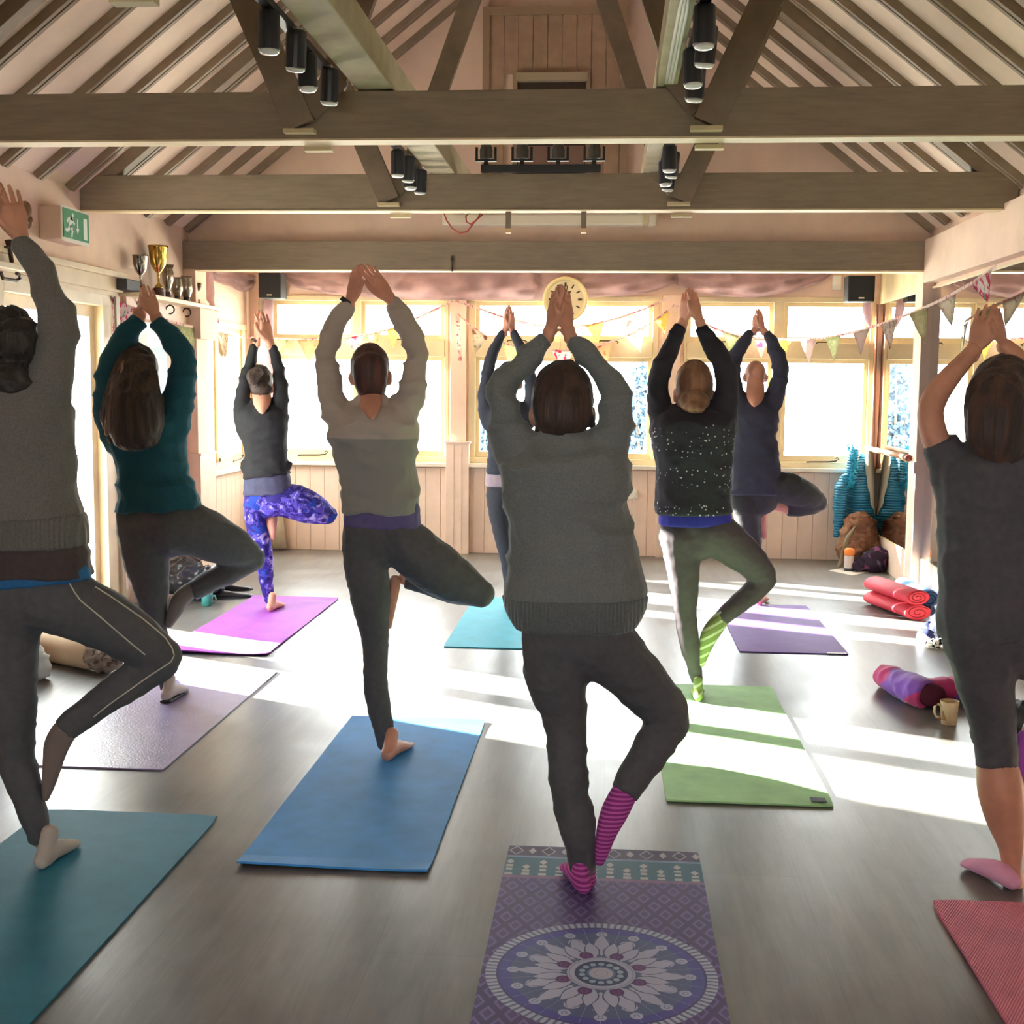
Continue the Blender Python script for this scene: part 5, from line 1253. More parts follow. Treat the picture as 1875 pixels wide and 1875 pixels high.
SOCKM = M('magenta_sock', (176, 74, 150), .85, .1, bmp=(200, .4), sheen=.3); nt, b = nodes_of(SOCKM); vv = coords(nt, 'Object'); sx = nt.nodes.new('ShaderNodeSeparateXYZ'); nt.links.new(vv, sx.inputs[0])
nt.links.new(mixcol(nt, (X(nt, sx.outputs['Z']) * (2 * math.pi / .013)).op('SINE').gt(.2), (150, 60, 134), (204, 104, 182)), b.inputs['Base Color'])
f.garment('sock', SOCKM, [lambda bm: foot(bm, Vector((h_.x, h_.y, .006)), .27, .235, 1.0, False), ([(1068, 1575, 24, .03), (1070, 1610, 23, .03)], {})], .006, 2)
f.garment('sock', SOCKM, [([(1146, 1446, 24, .02), (1138, 1462, 26, .02), (1124, 1490, 26, .01), (1112, 1520, 21, .0), (1103, 1555, 15, .0), (1098, 1580, 9, 0)], dict(r=.8))], .006, 2)
HF = hairmat('dark_brown_hair', (54, 44, 40), (74, 56, 46)); f.hair(HF, hc, .084, [('t', [(1030, 806, 26, -.02), (1030, 785, 44, -.02), (1030, 762, 54, -.02), (1030, 735, 58, -.01)], dict(r=.8)), ('t', [(990, 770, 10, .0), (984, 795, 6, .0), (994, 815, 3, .0)]), ('t', [(1082, 765, 10, 0), (1087, 788, 6, 0), (1080, 812, 3, 0)])], .006, 26)
# ---------- D: grey and white top, left of centre
f = Fig('person in a pale grey long sleeved top and black leggings on the blue mat', 4.83, (712, 1395))
aL = [(638, 556, 14.5, .05), (618, 589, 18, .04), (600, 636, 20, .03), (600, 676, 20.5, .01), (607, 719, 24, 0), (620, 758, 32, 0), (645, 785, 38, 0)]
aR = [(716, 553, 13.5, .05), (735, 580, 20, .04), (754, 618, 21, .03), (762, 651, 21, .02), (759, 683, 22, .01), (752, 719, 26, 0), (736, 756, 33, 0), (712, 785, 38, 0)]
torso = [(697, 938, 74, 0), (696, 900, 73, 0), (692, 860, 73, 0), (686, 812, 81, 0), (681, 775, 86, 0), (679, 752, 66, 0), (679, 742, 40, 0)]
D_stand = [(672, 975, 46, 0), (665, 1010, 40, 0), (674, 1060, 41, 0), (680, 1110, 36, 0), (685, 1150, 29, .01), (688, 1195, 24, .01), (687, 1245, 23.5, 0), (694, 1295, 22.5, 0), (704, 1340, 19.5, .01), (708, 1370, 16.5, .02)]
D_thigh = [(728, 985, 48, 0), (765, 1015, 50, .03), (810, 1048, 48, .07), (850, 1072, 38, .1), (882, 1088, 26, .12)]
D_shin = [(876, 1088, 24, .12), (830, 1080, 27, .12), (785, 1066, 24, .11), (742, 1058, 20, .09)]
body_legs(f, D_stand, D_thigh, D_shin); f.t([(q[0], q[1], q[2] * .78, q[3]) for q in torso], .6)
f.t([(681, 764, 7, -.155), (681, 752, 15, -.11), (680, 738, 22, -.045), (680, 715, 25, .02), (681, 700, 25, .03)], .8)
f.arm(-1, aL, (640, 556), (658, 477), dY=.05, a=.8); f.arm(1, aR, (716, 549), (663, 477), dY=.05, a=.75)
h_ = PF(706, 1401); foot(f.fi, Vector((h_.x, h_.y + .01, .008)), -.17, .24)
TP(f.fi, f.Y, [(724, 1062, 11, .06), (719, 1090, 11, .04), (715, 1120, 8.5, .02), (713, 1148, 4.5, .01)], .9)
hc = P(679, 680, 4.89); f.finish(SKINP, .074, hc, None)
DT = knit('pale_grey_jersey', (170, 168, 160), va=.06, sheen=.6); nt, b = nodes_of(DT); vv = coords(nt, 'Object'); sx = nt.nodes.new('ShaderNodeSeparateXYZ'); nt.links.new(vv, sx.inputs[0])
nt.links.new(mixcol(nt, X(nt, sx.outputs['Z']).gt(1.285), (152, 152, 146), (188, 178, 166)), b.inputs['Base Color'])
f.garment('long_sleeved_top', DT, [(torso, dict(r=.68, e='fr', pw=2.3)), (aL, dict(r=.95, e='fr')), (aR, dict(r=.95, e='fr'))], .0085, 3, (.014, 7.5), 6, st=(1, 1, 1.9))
f.garment('undershirt', cloth('violet_vest', (104, 96, 142)), [([(700, 965, 74, 0), (700, 945, 73, 0), (698, 920, 70, 0)], dict(r=.6, e='ff', pw=2.3))], .009, 2, (.005, 14), 7)
f.garment('leggings', LEG, [(D_stand, dict(r=.95, e='rf')), (D_thigh, dict(r=.95)), (D_shin, dict(r=.9, e='rf')), ([(699, 945, 68, 0), (700, 972, 76, 0), (703, 1000, 70, 0)], dict(r=.55))], .009, 3, (.004, 12), 8)
HD = hairmat('dark_auburn_hair', (62, 44, 40), (96, 58, 50)); f.hair(HD, hc, .074, [('t', [(680, 722, 24, -.01), (679, 705, 30, -.02), (678, 670, 33, -.02)], dict(r=.8))], .003, 30, capk=(1.04, .98, 1.0))
# watch on the left wrist, hair tie at the right cuff
bm = B(); TP(bm, f.Y, [(634, 556, 14.5, .05), (638, 549, 13.5, .05)], .95, 'ff'); obj('wristwatch', bm, BLACKM, f.e)
# ---------- C: back left, black top, patterned leggings
f = Fig('woman at back left in a black top and violet patterned leggings, dark hair pinned up', 8.02, (498, 1118))
aL = [(466, 631, 8, .05), (457, 668, 10.5, .04), (448, 704, 13, .02), (443, 738, 14.5, 0), (446, 768, 18, 0), (456, 792, 22, 0)]
aR = [(497, 633, 8, .05), (509, 670, 11, .04), (514, 704, 13, .02), (515, 738, 15, 0), (511, 768, 18, 0), (502, 792, 22, 0)]
torso = [(489, 872, 45, 0), (487, 856, 43, 0), (486, 830, 40.5, 0), (483, 797, 44, 0), (480, 765, 49, 0), (480, 747, 40, 0), (480, 738, 22, 0)]
C_stand = [(470, 925, 25, 0), (468, 955, 20, 0), (478, 992, 18.5, 0), (485, 1026, 16, 0), (487, 1060, 14, 0), (492, 1088, 11, .02), (494, 1102, 10, .03)]
C_thigh = [(508, 912, 29, 0), (545, 919, 32, .04), (580, 933, 26, .08), (602, 943, 17, .12)]
C_shin = [(598, 945, 16, .12), (560, 942, 16, .12), (525, 935, 14, .1), (503, 933, 12, .07)]
body_legs(f, C_stand, C_thigh, C_shin); f.t([(q[0], q[1], q[2] * .78, q[3]) for q in torso], .6)
f.t([(480, 756, 5, -.13), (480, 745, 13, -.09), (480, 732, 18, -.035), (478, 712, 17, .03)], .8)
f.arm(-1, aL, (471, 622), (472, 564), dY=.05, a=.7); f.arm(1, aR, (494, 626), (475, 564), dY=.05, a=.7)
h_ = PF(494, 1123); foot(f.fi, Vector((h_.x, h_.y, .008)), -.02, .235)
TP(f.fi, f.Y, [(498, 934, 12, .06), (497, 955, 11, .02), (499, 972, 7, 0), (500, 986, 3.5, 0)], .8)
hc = P(477, 703, 8.10); f.finish(SKINP, .080, hc, None, .011)
f.garment('top', cloth('black_jersey', (46, 47, 50)), [(torso, dict(r=.68, e='fr', pw=2.3)), (aL, dict(r=.95, e='fr')), (aR, dict(r=.95, e='fr')), ([(447, 855, 8, 0), (445, 848, 5, 0)], {}), ([(527, 855, 8, 0), (530, 848, 5, 0)], {})], .011, 3, (.012, 7), 9)
f.garment('tunic', cloth('blue_grey_tunic', (78, 80, 104)), [([(491, 906, 47, 0), (490, 888, 45, 0), (489, 865, 42, 0)], dict(r=.62, e='ff', pw=2.3))], .011, 2, (.006, 10), 10)
PAT = cloth('violet_print_leggings', (70, 64, 160)); nt, b = nodes_of(PAT); vec = coords(nt, 'Object', (1, 1, 1)); n_ = noise_tex(nt, vec, 11, 5, .65, 1.6); n2_ = noise_tex(nt, vec, 5, 3, .6, .5)
c_ = mixcol(nt, X(nt, n_.outputs['Fac']).gt(.5), (48, 40, 120), (96, 84, 196)); c_ = mixcol(nt, X(nt, n_.outputs['Fac']).gt(.59), c_, (176, 170, 222)); c_ = mixcol(nt, X(nt, n2_.outputs['Fac']).lt(.40), c_, (44, 70, 170)); nt.links.new(c_, b.inputs['Base Color'])
f.garment('patterned_leggings', PAT, [(C_stand, dict(r=.95, e='rf')), (C_thigh, dict(r=.95)), (C_shin, dict(r=.9, e='rf')), ([(489, 888, 40, 0), (488, 908, 43, 0), (486, 928, 38, 0)], dict(r=.55))], .0105, 3, (.005, 11), 11)
HC_ = hairmat('dark_hair_pinned', (54, 46, 42), (84, 68, 58)); f.hair(HC_, hc, .080, [('e', 462, 690, 12, 14, .05, -.1), ('e', 470, 682, 12, 9, .05, -.09), ('e', 478, 712, 20, 14, .06, -.04)], .007, 26, vox=.0095)
bm = B(); TP(bm, f.Y, [(467, 626, 8.5, .05), (469, 622, 8.5, .05)], .95, 'ff'); obj('bracelet', bm, M('dark_red_bead', (70, 44, 44), .4, .4), f.e)
# ---------- B: long hair, teal jumper
f = Fig('long haired woman in a dark teal jumper and black leggings on the lavender mat', 5.62, (308, 1288))
aL = [(256, 584, 16, .05), (230, 620, 23, .04), (206, 662, 24, .02), (197, 702, 25, 0), (199, 742, 28, 0), (216, 785, 36, 0), (240, 815, 42, 0)]
aR = [(286, 588, 15, .05), (307, 613, 20, .04), (329, 640, 22, .03), (335, 666, 24, .01), (332, 702, 27, 0), (324, 738, 31, 0), (308, 780, 40, 0), (290, 810, 44, 0)]
torso = [(289, 934, 82, 0), (286, 905, 76, 0), (280, 888, 69, 0), (277, 855, 68, 0), (271, 821, 71, 0), (266, 790, 78, 0), (263, 765, 66, 0), (261, 752, 36, 0)]
B_stand = [(258, 965, 48, 0), (264, 1000, 45, 0), (270, 1035, 42, 0), (278, 1085, 32, 0), (281, 1120, 26, .01), (287, 1160, 21, .01), (296, 1205, 19, .0), (302, 1240, 15.5, .01), (306, 1262, 13.5, .02)]
B_thigh = [(318, 965, 55, 0), (360, 972, 50, .03), (405, 992, 44, .07), (445, 1012, 34, .11), (466, 1024, 22, .13)]
B_shin = [(462, 1026, 20, .13), (425, 1045, 23, .11), (385, 1064, 21.5, .08), (350, 1085, 18, .04)]
body_legs(f, B_stand, B_thigh, B_shin); f.t([(q[0], q[1], q[2] * .78, q[3]) for q in torso], .6)
f.t([(260, 775, 26, 0), (257, 740, 24, .02), (254, 705, 25, .04)], 1.0)
f.arm(-1, aL, (255, 574), (262, 516), dY=.05); f.arm(1, aR, (286, 580), (265, 516), dY=.05)
h_ = PF(302, 1290); foot(f.fi, Vector((h_.x, h_.y + .01, .007)), -.03, .225, .86, False)
f.t([(330, 1094, 12, .03), (320, 1120, 10, .02), (309, 1142, 6, .01)], .8)
hc = P(254, 682, 5.70); f.finish(SKIN, .084, hc, None)
f.garment('jumper', knit('dark_teal_knit', (40, 86, 100), va=.08, sheen=.7), [(torso, dict(r=.70, e='fr', pw=2.3)), (aL, dict(r=.95, e='fr')), (aR, dict(r=.95, e='fr'))], .0095, 3, (.014, 6.5), 12, st=(1, 1, 1.7))
f.garment('leggings', LEG, [(B_stand, dict(r=.95, e='rf')), (B_thigh, dict(r=.95)), (B_shin, dict(r=.95, e='rf')), ([(290, 925, 76, 0), (291, 950, 84, 0), (290, 985, 72, 0)], dict(r=.55))], .0095, 3, (.005, 10), 13)
GS = M('grey_sock', (128, 124, 120), .85, .1, bmp=(180, .4), sheen=.3); WS = M('white_sock', (206, 198, 190), .85, .1, bmp=(180, .4), sheen=.2)
f.garment('sock', GS, [([(348, 1082, 16, .03), (338, 1090, 17, .03), (329, 1100, 16.5, .02), (319, 1122, 14, .01), (309, 1144, 8, 0)], dict(r=.8))], .007, 2, label='plain grey sock')
f.garment('sock', WS, [lambda bm: foot(bm, Vector((h_.x, h_.y, .012)), -.03, .235, 1.0, False)], .007, 2, label='white ankle sock with a dark sole')
f.garment('sock_sole', BLACKM, [lambda bm: loft(bm, [Vector((h_.x, h_.y, .0)) + Matrix.Rotation(-.03, 3, 'Z') @ Vector((0, y_, .013)) for y_ in (.0, .06, .13, .19, .22)], [.029, .032, .036, .042, .034], [.009] * 5, 'rr', 12, ref=Vector((0, 0, 1)))], .006, 1)
HB_ = hairmat('long_brown_hair', (44, 41, 39), (74, 62, 52), 22)
f.hair(HB_, hc, .086, [('t', [(247, 806, 42, -.13), (246, 780, 53, -.13), (245, 740, 52, -.12), (248, 700, 46, -.07), (252, 668, 38, -.01)], dict(r=.5)), ('t', [(212, 805, 14, -.08), (200, 770, 17, -.07), (208, 735, 20, -.05), (222, 690, 20, -.02), (232, 650, 14, .0)], dict(r=.8)), ('t', [(282, 808, 12, -.12), (286, 770, 16, -.11), (287, 730, 14, -.08)], dict(r=.7))], .009, 24, st=(1, 1, .12), vox=.0085)
f.hair(hairmat('hair_highlight', (128, 100, 78), (170, 134, 108)), hc, .08, [('t', [(196, 795, 6, -.12), (200, 760, 8, -.11), (213, 725, 7, -.1), (222, 690, 5, -.09), (226, 660, 3, -.06)], dict(r=.6))], .002, 30, cap=False, name='hair_streak', vox=.006)
# ---------- A: far left, grey jumper
f = Fig('woman at the far left in a grey marl jumper and black leggings with white piping', 3.64, (88, 1592))
aR = [(38, 440, 17, .05), (55, 466, 23, .04), (75, 500, 26, .03), (90, 537, 29, .02), (104, 575, 34, .01), (109, 612, 35, 0), (104, 650, 39, 0), (90, 705, 50, 0), (60, 745, 58, 0)]
aL = [(-26, 442, 17, .05), (-52, 500, 25, .03), (-78, 575, 33, .01), (-82, 620, 35, 0), (-72, 660, 40, 0), (-50, 705, 50, 0), (-20, 745, 58, 0)]
torso = [(31, 985, 133, 0), (28, 945, 128, 0), (22, 890, 123, 0), (18, 820, 120, 0), (16, 765, 122, 0), (14, 720, 104, 0), (12, 690, 56, 0)]
A_stand = [(30, 1085, 80, 0), (18, 1150, 60, 0), (14, 1210, 56, 0), (18, 1270, 52, 0), (22, 1330, 45, .01), (30, 1390, 37, .01), (46, 1440, 33, 0), (58, 1480, 29, .0), (68, 1515, 24, .01), (71, 1540, 20, .02)]
A_thigh = [(90, 1092, 70, 0), (150, 1115, 62, .02), (215, 1150, 55, .06), (268, 1182, 46, .1), (298, 1203, 38, .12)]
A_shin = [(294, 1210, 38, .12), (245, 1243, 36, .1), (190, 1283, 31, .06), (140, 1318, 27, .03), (116, 1338, 25, .01)]
body_legs(f, A_stand, A_thigh, A_shin); f.t([(q[0], q[1], q[2] * .78, q[3]) for q in torso], .6)
f.t([(14, 720, 42, 0), (16, 690, 38, .01), (20, 650, 40, .03)], 1.0)
f.arm(1, aR, (38, 436), (6, 326), dY=.05, a=.75); f.arm(-1, aL, (-20, 436), (-2, 328), dY=.05)
h_ = PF(74, 1599); foot(f.fi, Vector((h_.x, h_.y + .01, .007)), -.0, .225, .86, False)
f.t([(112, 1348, 19, .01), (96, 1390, 16, .01), (84, 1440, 8, .01)], .8)
hc = P(20, 648, 3.69); f.finish(SKIN, .084, hc, None)
GM = knit('grey_marl_knit', (112, 112, 107), va=.09)
f.garment('jumper', GM, [(torso, dict(r=.68, e='fr', pw=2.3)), (aL, dict(r=.95, e='fr')), (aR, dict(r=.95, e='fr'))], .008, 3, (.016, 5.5), 14, st=(1, 1, 1.3), mask=lambda p: min(1, max(.15, (p[2] - 1.06) / .1)))
RIB2 = knit('grey_marl_rib', (108, 108, 103), va=.08); nt, b = nodes_of(RIB2); vv = coords(nt, 'Object'); sx = nt.nodes.new('ShaderNodeSeparateXYZ'); nt.links.new(vv, sx.inputs[0]); bump(nt, b, (X(nt, sx.outputs['X']) * (2 * math.pi / .011)).op('SINE'), .5, .004)
f.garment('ribbed_hem', RIB2, [([(32, 998, 135, 0), (31, 970, 135, 0), (29, 945, 132, 0)], dict(r=.70, e='ff', pw=2.3))], .008, 2)
f.garment('tunic', cloth('dark_brown_tunic', (74, 66, 66)), [([(36, 1052, 141, 0), (35, 1020, 136, 0), (32, 980, 128, 0)], dict(r=.6, e='ff', pw=2.3))], .009, 2, (.007, 8), 15)
f.garment('vest', cloth('blue_vest', (44, 104, 156)), [([(48, 1068, 126, 0), (46, 1050, 126, 0), (44, 1030, 122, 0)], dict(r=.6, e='ff', pw=2.3))], .009, 2, (.006, 9), 16)
f.garment('piped_leggings', LEG, [(A_stand, dict(r=.95, e='rf')), (A_thigh, dict(r=.95)), (A_shin, dict(r=.95, e='rf')), ([(38, 1035, 112, 0), (40, 1070, 124, 0), (44, 1105, 104, 0)], dict(r=.55))], .0085, 3, (.005, 9), 17)
tree = bvh(f.m['piped_leggings']); PIPE = M('white_piping', (206, 204, 190), .6, .2)
for ln_ in ([(126, 1066), (137, 1085), (148, 1100), (175, 1122), (205, 1148), (240, 1178), (272, 1204)], [(174, 1074), (200, 1090), (232, 1112), (262, 1133), (285, 1152), (303, 1168), (315, 1186), (319, 1200), (313, 1212), (298, 1222), (270, 1240), (235, 1265), (200, 1290), (165, 1318)]):
    pts_ = [];
    for a_, b_ in zip(ln_, ln_[1:]):
        for k in range(5): 
            q = surf(tree, a_[0] + (b_[0] - a_[0]) * k / 5, a_[1] + (b_[1] - a_[1]) * k / 5, .002)
            if q is not None: pts_.append(q)
    if len(pts_) > 3: bm = B(); tube(bm, pts_, .0022, 5); obj('piping', bm, PIPE, f.e)
f.garment('sock', M('white_grey_sock', (190, 184, 176), .85, .1, bmp=(160, .4), sheen=.2), [lambda bm: foot(bm, Vector((h_.x, h_.y, .006)), -.0, .238, 1.0, False)], .006, 2, label='white sock on the standing foot')
f.garment('sock', M('taupe_sock', (130, 118, 112), .85, .1, bmp=(160, .4), sheen=.2), [([(117, 1340, 25, .01), (104, 1364, 25, .01), (97, 1395, 20, 0), (90, 1430, 15, 0), (83, 1462, 8, 0)], dict(r=.8))], .006, 2, label='taupe sock on the raised foot')
HA_ = hairmat('dark_curly_hair', (42, 40, 38), (60, 54, 48)); f.hair(HA_, hc, .088, [('e', 22, 700, 46, 42, .06, -.06), ('e', 38, 625, 36, 44, .09, -.03), ('e', -2, 620, 34, 36, .08, -.03)], .016, 22, st=(1, 1, 1))
# ---------- G: right of centre, speckled dark jumper
f = Fig('woman in a dark speckled jumper and grey leggings on the green mat', 5.90, (1278, 1290))
aL = [(1247, 596, 12.5, .05), (1230, 631, 16, .04), (1210, 678, 19, .02), (1205, 719, 20.5, 0), (1209, 752, 23, 0), (1220, 780, 30, 0), (1240, 800, 36, 0)]
aR = [(1284, 598, 12.5, .05), (1302, 631, 17, .04), (1325, 665, 20, .02), (1331, 700, 21, .01), (1328, 735, 24, 0), (1318, 770, 32, 0), (1298, 798, 38, 0)]
torso = [(1270, 940, 72, 0), (1270, 905, 69, 0), (1271, 860, 69, 0), (1270, 805, 76, 0), (1269, 775, 80, 0), (1269, 755, 62, 0), (1270, 745, 34, 0)]
G_stand = [(1248, 985, 42, 0), (1249, 1020, 34, 0), (1252, 1060, 28.5, 0), (1254, 1100, 23.5, 0), (1257, 1140, 20, 0), (1263, 1180, 19, 0), (1270, 1215, 14.5, .01), (1277, 1250, 10.5, .02)]
G_thigh = [(1302, 975, 44, 0), (1332, 993, 39, .03), (1366, 1020, 33, .07), (1392, 1046, 27, .1), (1400, 1062, 22, .11)]
G_shin = [(1398, 1062, 22, .11), (1376, 1086, 21, .09), (1346, 1110, 18, .05), (1318, 1136, 15, .02)]
body_legs(f, G_stand, G_thigh, G_shin); f.t([(q[0], q[1], q[2] * .78, q[3]) for q in torso], .6)
f.t([(1270, 775, 26, 0), (1270, 745, 24, .01), (1270, 715, 25, .04)], 1.0)
f.arm(-1, aL, (1251, 590), (1260, 522), dY=.05); f.arm(1, aR, (1282, 590), (1264, 522), dY=.05)
h_ = PF(1279, 1290); foot(f.fi, Vector((h_.x, h_.y + .01, .007)), .0, .215, .8, False)
f.t([(1308, 1148, 12, .02), (1296, 1172, 11, .01), (1284, 1215, 5, .01)], .8)
hc = P(1270, 712, 5.98); f.finish(SKINP, .084, hc, None)
SPK = knit('dark_speckled_knit', (58, 56, 64), va=.1, sheen=.7); nt, b = nodes_of(SPK); vec = coords(nt, 'Object', (1, 1, 1)); vo = nt.nodes.new('ShaderNodeTexVoronoi'); vo.inputs['Scale'].default_value = 52; nt.links.new(vec, vo.inputs['Vector'])
sx = nt.nodes.new('ShaderNodeSeparateXYZ'); nt.links.new(vec, sx.inputs[0]); zz = X(nt, sx.outputs['Z']); nn = X(nt, noise_tex(nt, vec, 6, 2).outputs['Fac']) * .16
zz = zz + nn; sp_ = X(nt, vo.outputs['Distance']).lt(.2) * zz.band(.92, 1.40) * ((zz * (2 * math.pi / .16)).op('SINE').gt(-.35))
nt.links.new(mixcol(nt, sp_, (56, 54, 62), (206, 200, 206)), b.inputs['Base Color'])
f.garment('speckled_jumper', SPK, [(torso, dict(r=.70, e='fr', pw=2.3)), (aL, dict(r=.95, e='fr')), (aR, dict(r=.95, e='fr'))], .0095, 3, (.008, 8), 18)
f.garment('undershirt', cloth('royal_blue_vest', (52, 52, 150)), [([(1273, 962, 67, 0), (1273, 945, 67, 0), (1272, 925, 64, 0)], dict(r=.62, e='ff', pw=2.3))], .009, 2)
f.garment('leggings', LEG2, [(G_stand, dict(r=.95, e='rf')), (G_thigh, dict(r=.95)), (G_shin, dict(r=.95, e='rf')), ([(1273, 945, 60, 0), (1274, 968, 66, 0), (1276, 995, 58, 0)], dict(r=.55))], .0095, 3, (.004, 11), 19)
GRS = M('green_striped_sock', (150, 170, 90), .85, .1, bmp=(160, .4), sheen=.2); nt, b = nodes_of(GRS); vv = coords(nt, 'Object', (1, 1, 1), (0, .5, 0)); sx = nt.nodes.new('ShaderNodeSeparateXYZ'); nt.links.new(vv, sx.inputs[0])
nt.links.new(mixcol(nt, (X(nt, sx.outputs['Z']) * (2 * math.pi / .036)).op('SINE').gt(.55), (134, 142, 92), (200, 198, 168)), b.inputs['Base Color'])
f.garment('striped_sock', GRS, [([(1326, 1128, 14, .02), (1319, 1136, 16, .02), (1309, 1148, 17, .01), (1298, 1166, 16.5, 0), (1290, 1190, 12, 0), (1284, 1216, 7, 0)], dict(r=.8))], .007, 2)
f.garment('striped_sock', GRS, [lambda bm: foot(bm, Vector((h_.x, h_.y, .007)), .0, .228, .92, False)], .007, 2)
HG_ = hairmat('fair_brown_hair', (128, 92, 70), (174, 134, 100), 22); f.hair(HG_, hc, .086, [('e', 1269, 735, 31, 20, .07, -.05), ('e', 1268, 745, 20, 13, .05, -.09), ('e', 1280, 748, 12, 9, .04, -.10)], .006, 26)
# ---------- H: bald man
f = Fig('bald man in a dark navy jumper standing on the violet mat', 8.62, (1390, 1108))
aL = [(1378, 607, 8, .05), (1361, 628, 11, .03), (1345, 655, 13, .02), (1341, 685, 14, 0), (1345, 715, 16, 0), (1356, 742, 20, 0)]
aR = [(1402, 607, 8, .05), (1414, 630, 12, .03), (1426, 658, 14.5, .02), (1429, 684, 14.5, .01), (1423, 712, 16, 0), (1412, 738, 20, 0)]
torso = [(1382, 905, 46, 0), (1383, 870, 45, 0), (1383, 850, 44, 0), (1382, 801, 40, 0), (1383, 762, 42, 0), (1384, 742, 36, 0), (1384, 730, 20, 0)]
H_stand = [(1366, 920, 28, 0), (1370, 955, 23, 0), (1377, 1000, 17.5, 0), (1383, 1050, 12.5, 0), (1388, 1086, 10, .02)]
H_thigh = [(1405, 890, 28, 0), (1440, 894, 30, .04), (1475, 908, 27, .09), (1498, 920, 18, .12)]
H_shin = [(1494, 922, 18, .12), (1465, 927, 18, .11), (1440, 931, 15, .09)]
body_legs(f, H_stand, H_thigh, H_shin); f.t([(1442, 929, 10.5, .09), (1415, 925, 9.5, .07), (1400, 922, 9, .05)], .95)
f.t([(q[0], q[1], q[2] * .78, q[3]) for q in torso], .6); f.t([(1381, 742, 5, -.13), (1382, 732, 13, -.08), (1383, 720, 17, -.02), (1383, 700, 16, .02)], .8)
f.arm(-1, aL, (1382, 604), (1387, 562), dY=.05); f.arm(1, aR, (1397, 604), (1389, 562), dY=.05)
h_ = PF(1389, 1111); foot(f.fi, Vector((h_.x, h_.y, .007)), -.25, .25)
TP(f.fi, f.Y, [(1396, 924, 10, .05), (1394, 945, 10, .02), (1396, 965, 8, .01), (1400, 985, 4, 0)], .8)
hc = P(1383, 685, 8.70); f.finish(SKINP, .073, hc, None, .010)
f.garment('navy_jumper', knit('dark_navy_knit', (66, 68, 82), va=.08, sheen=.6), [(torso, dict(r=.68, e='fr', pw=2.3)), (aL, dict(r=.95, e='fr')), (aR, dict(r=.95, e='fr'))], .012, 3, (.014, 6.5), 20)
f.garment('trousers', cloth('black_loose_trousers', (60, 60, 62)), [(H_stand, dict(r=.95, e='rf')), (H_thigh, dict(r=.95)), (H_shin, dict(r=.95, e='rf')), ([(1384, 885, 42, 0), (1384, 905, 45, 0), (1386, 925, 38, 0)], dict(r=.55))], .012, 3, (.008, 8), 21)
# ---------- E: behind the centre woman
f = Fig('woman mostly hidden behind the centre woman, dark top, on the turquoise mat', 8.18, (941, 1122))
aL = [(922, 606, 7.5, .05), (904, 642, 10, .03), (895, 672, 11.5, .02), (888, 712, 12.5, 0), (889, 745, 15, 0), (899, 772, 19, 0)]
aR = [(939, 606, 7.5, .05), (955, 640, 10, .03), (966, 672, 11.5, .02), (974, 712, 12.5, 0), (972, 745, 15, 0), (961, 772, 19, 0)]
torso = [(926, 868, 37, 0), (927, 838, 35, 0), (929, 800, 38, 0), (931, 760, 42, 0), (931, 742, 34, 0), (931, 732, 18, 0)]
E_stand = [(914, 905, 25, 0), (914, 935, 21, 0), (920, 975, 17.5, 0), (927, 1015, 14, 0), (932, 1050, 12, 0), (936, 1090, 9.5, .02)]
E_thigh = [(946, 905, 25, 0), (975, 918, 24, .04), (1005, 938, 18, .09), (1020, 948, 13, .11)]
E_shin = [(1016, 950, 13, .11), (985, 950, 13, .1), (955, 955, 11, .07)]
body_legs(f, E_stand, E_thigh, E_shin); f.t([(q[0], q[1], q[2] * .78, q[3]) for q in torso], .6); f.t([(931, 755, 15, 0), (932, 730, 14, .01), (932, 705, 14, .03)], 1.0)
f.arm(-1, aL, (925, 604), (931, 556), dY=.05); f.arm(1, aR, (938, 604), (933, 556), dY=.05)
h_ = PF(940, 1121); foot(f.fi, Vector((h_.x, h_.y + .01, .007)), .3, .21, .85, False); f.t([(942, 958, 9, .03), (938, 985, 6, .01)], .8)
hc = P(932, 696, 8.25); f.finish(SKINP, .078, hc, None, .010)
f.garment('dark_top', cloth('dark_slate_jersey', (66, 70, 82)), [(torso, dict(r=.68, e='fr', pw=2.3)), (aL, dict(r=.95, e='fr')), (aR, dict(r=.95, e='fr'))], .012, 3, (.008, 8), 22)
f.garment('vest', cloth('grey_pink_vest', (176, 160, 170)), [([(926, 891, 38, 0), (926, 876, 37.5, 0), (926, 860, 35, 0)], dict(r=.62, e='ff', pw=2.3))], .010, 2)
f.garment('leggings', cloth('slate_leggings', (72, 74, 82)), [(E_stand, dict(r=.95, e='rf')), (E_thigh, dict(r=.95)), (E_shin, dict(r=.95, e='rf')), ([(927, 880, 35, 0), (928, 898, 38, 0), (930, 915, 34, 0)], dict(r=.55))], .011, 3, (.004, 9), 23)
AQS = M('aqua_sock', (92, 198, 200), .85, .1, bmp=(160, .4), sheen=.3)
f.garment('sock', AQS, [lambda bm: foot(bm, Vector((h_.x, h_.y, .007)), .3, .225, 1.0, False)], .008, 2); f.garment('sock', AQS, [([(948, 955, 11, .05), (941, 968, 11, .03), (938, 988, 7, .01)], dict(r=.8))], .008, 2)
f.hair(hairmat('dark_hair_tied', (54, 48, 46), (80, 66, 58)), hc, .078, [('e', 922, 690, 14, 16, .05, -.05)], .006, 26, vox=.0095)
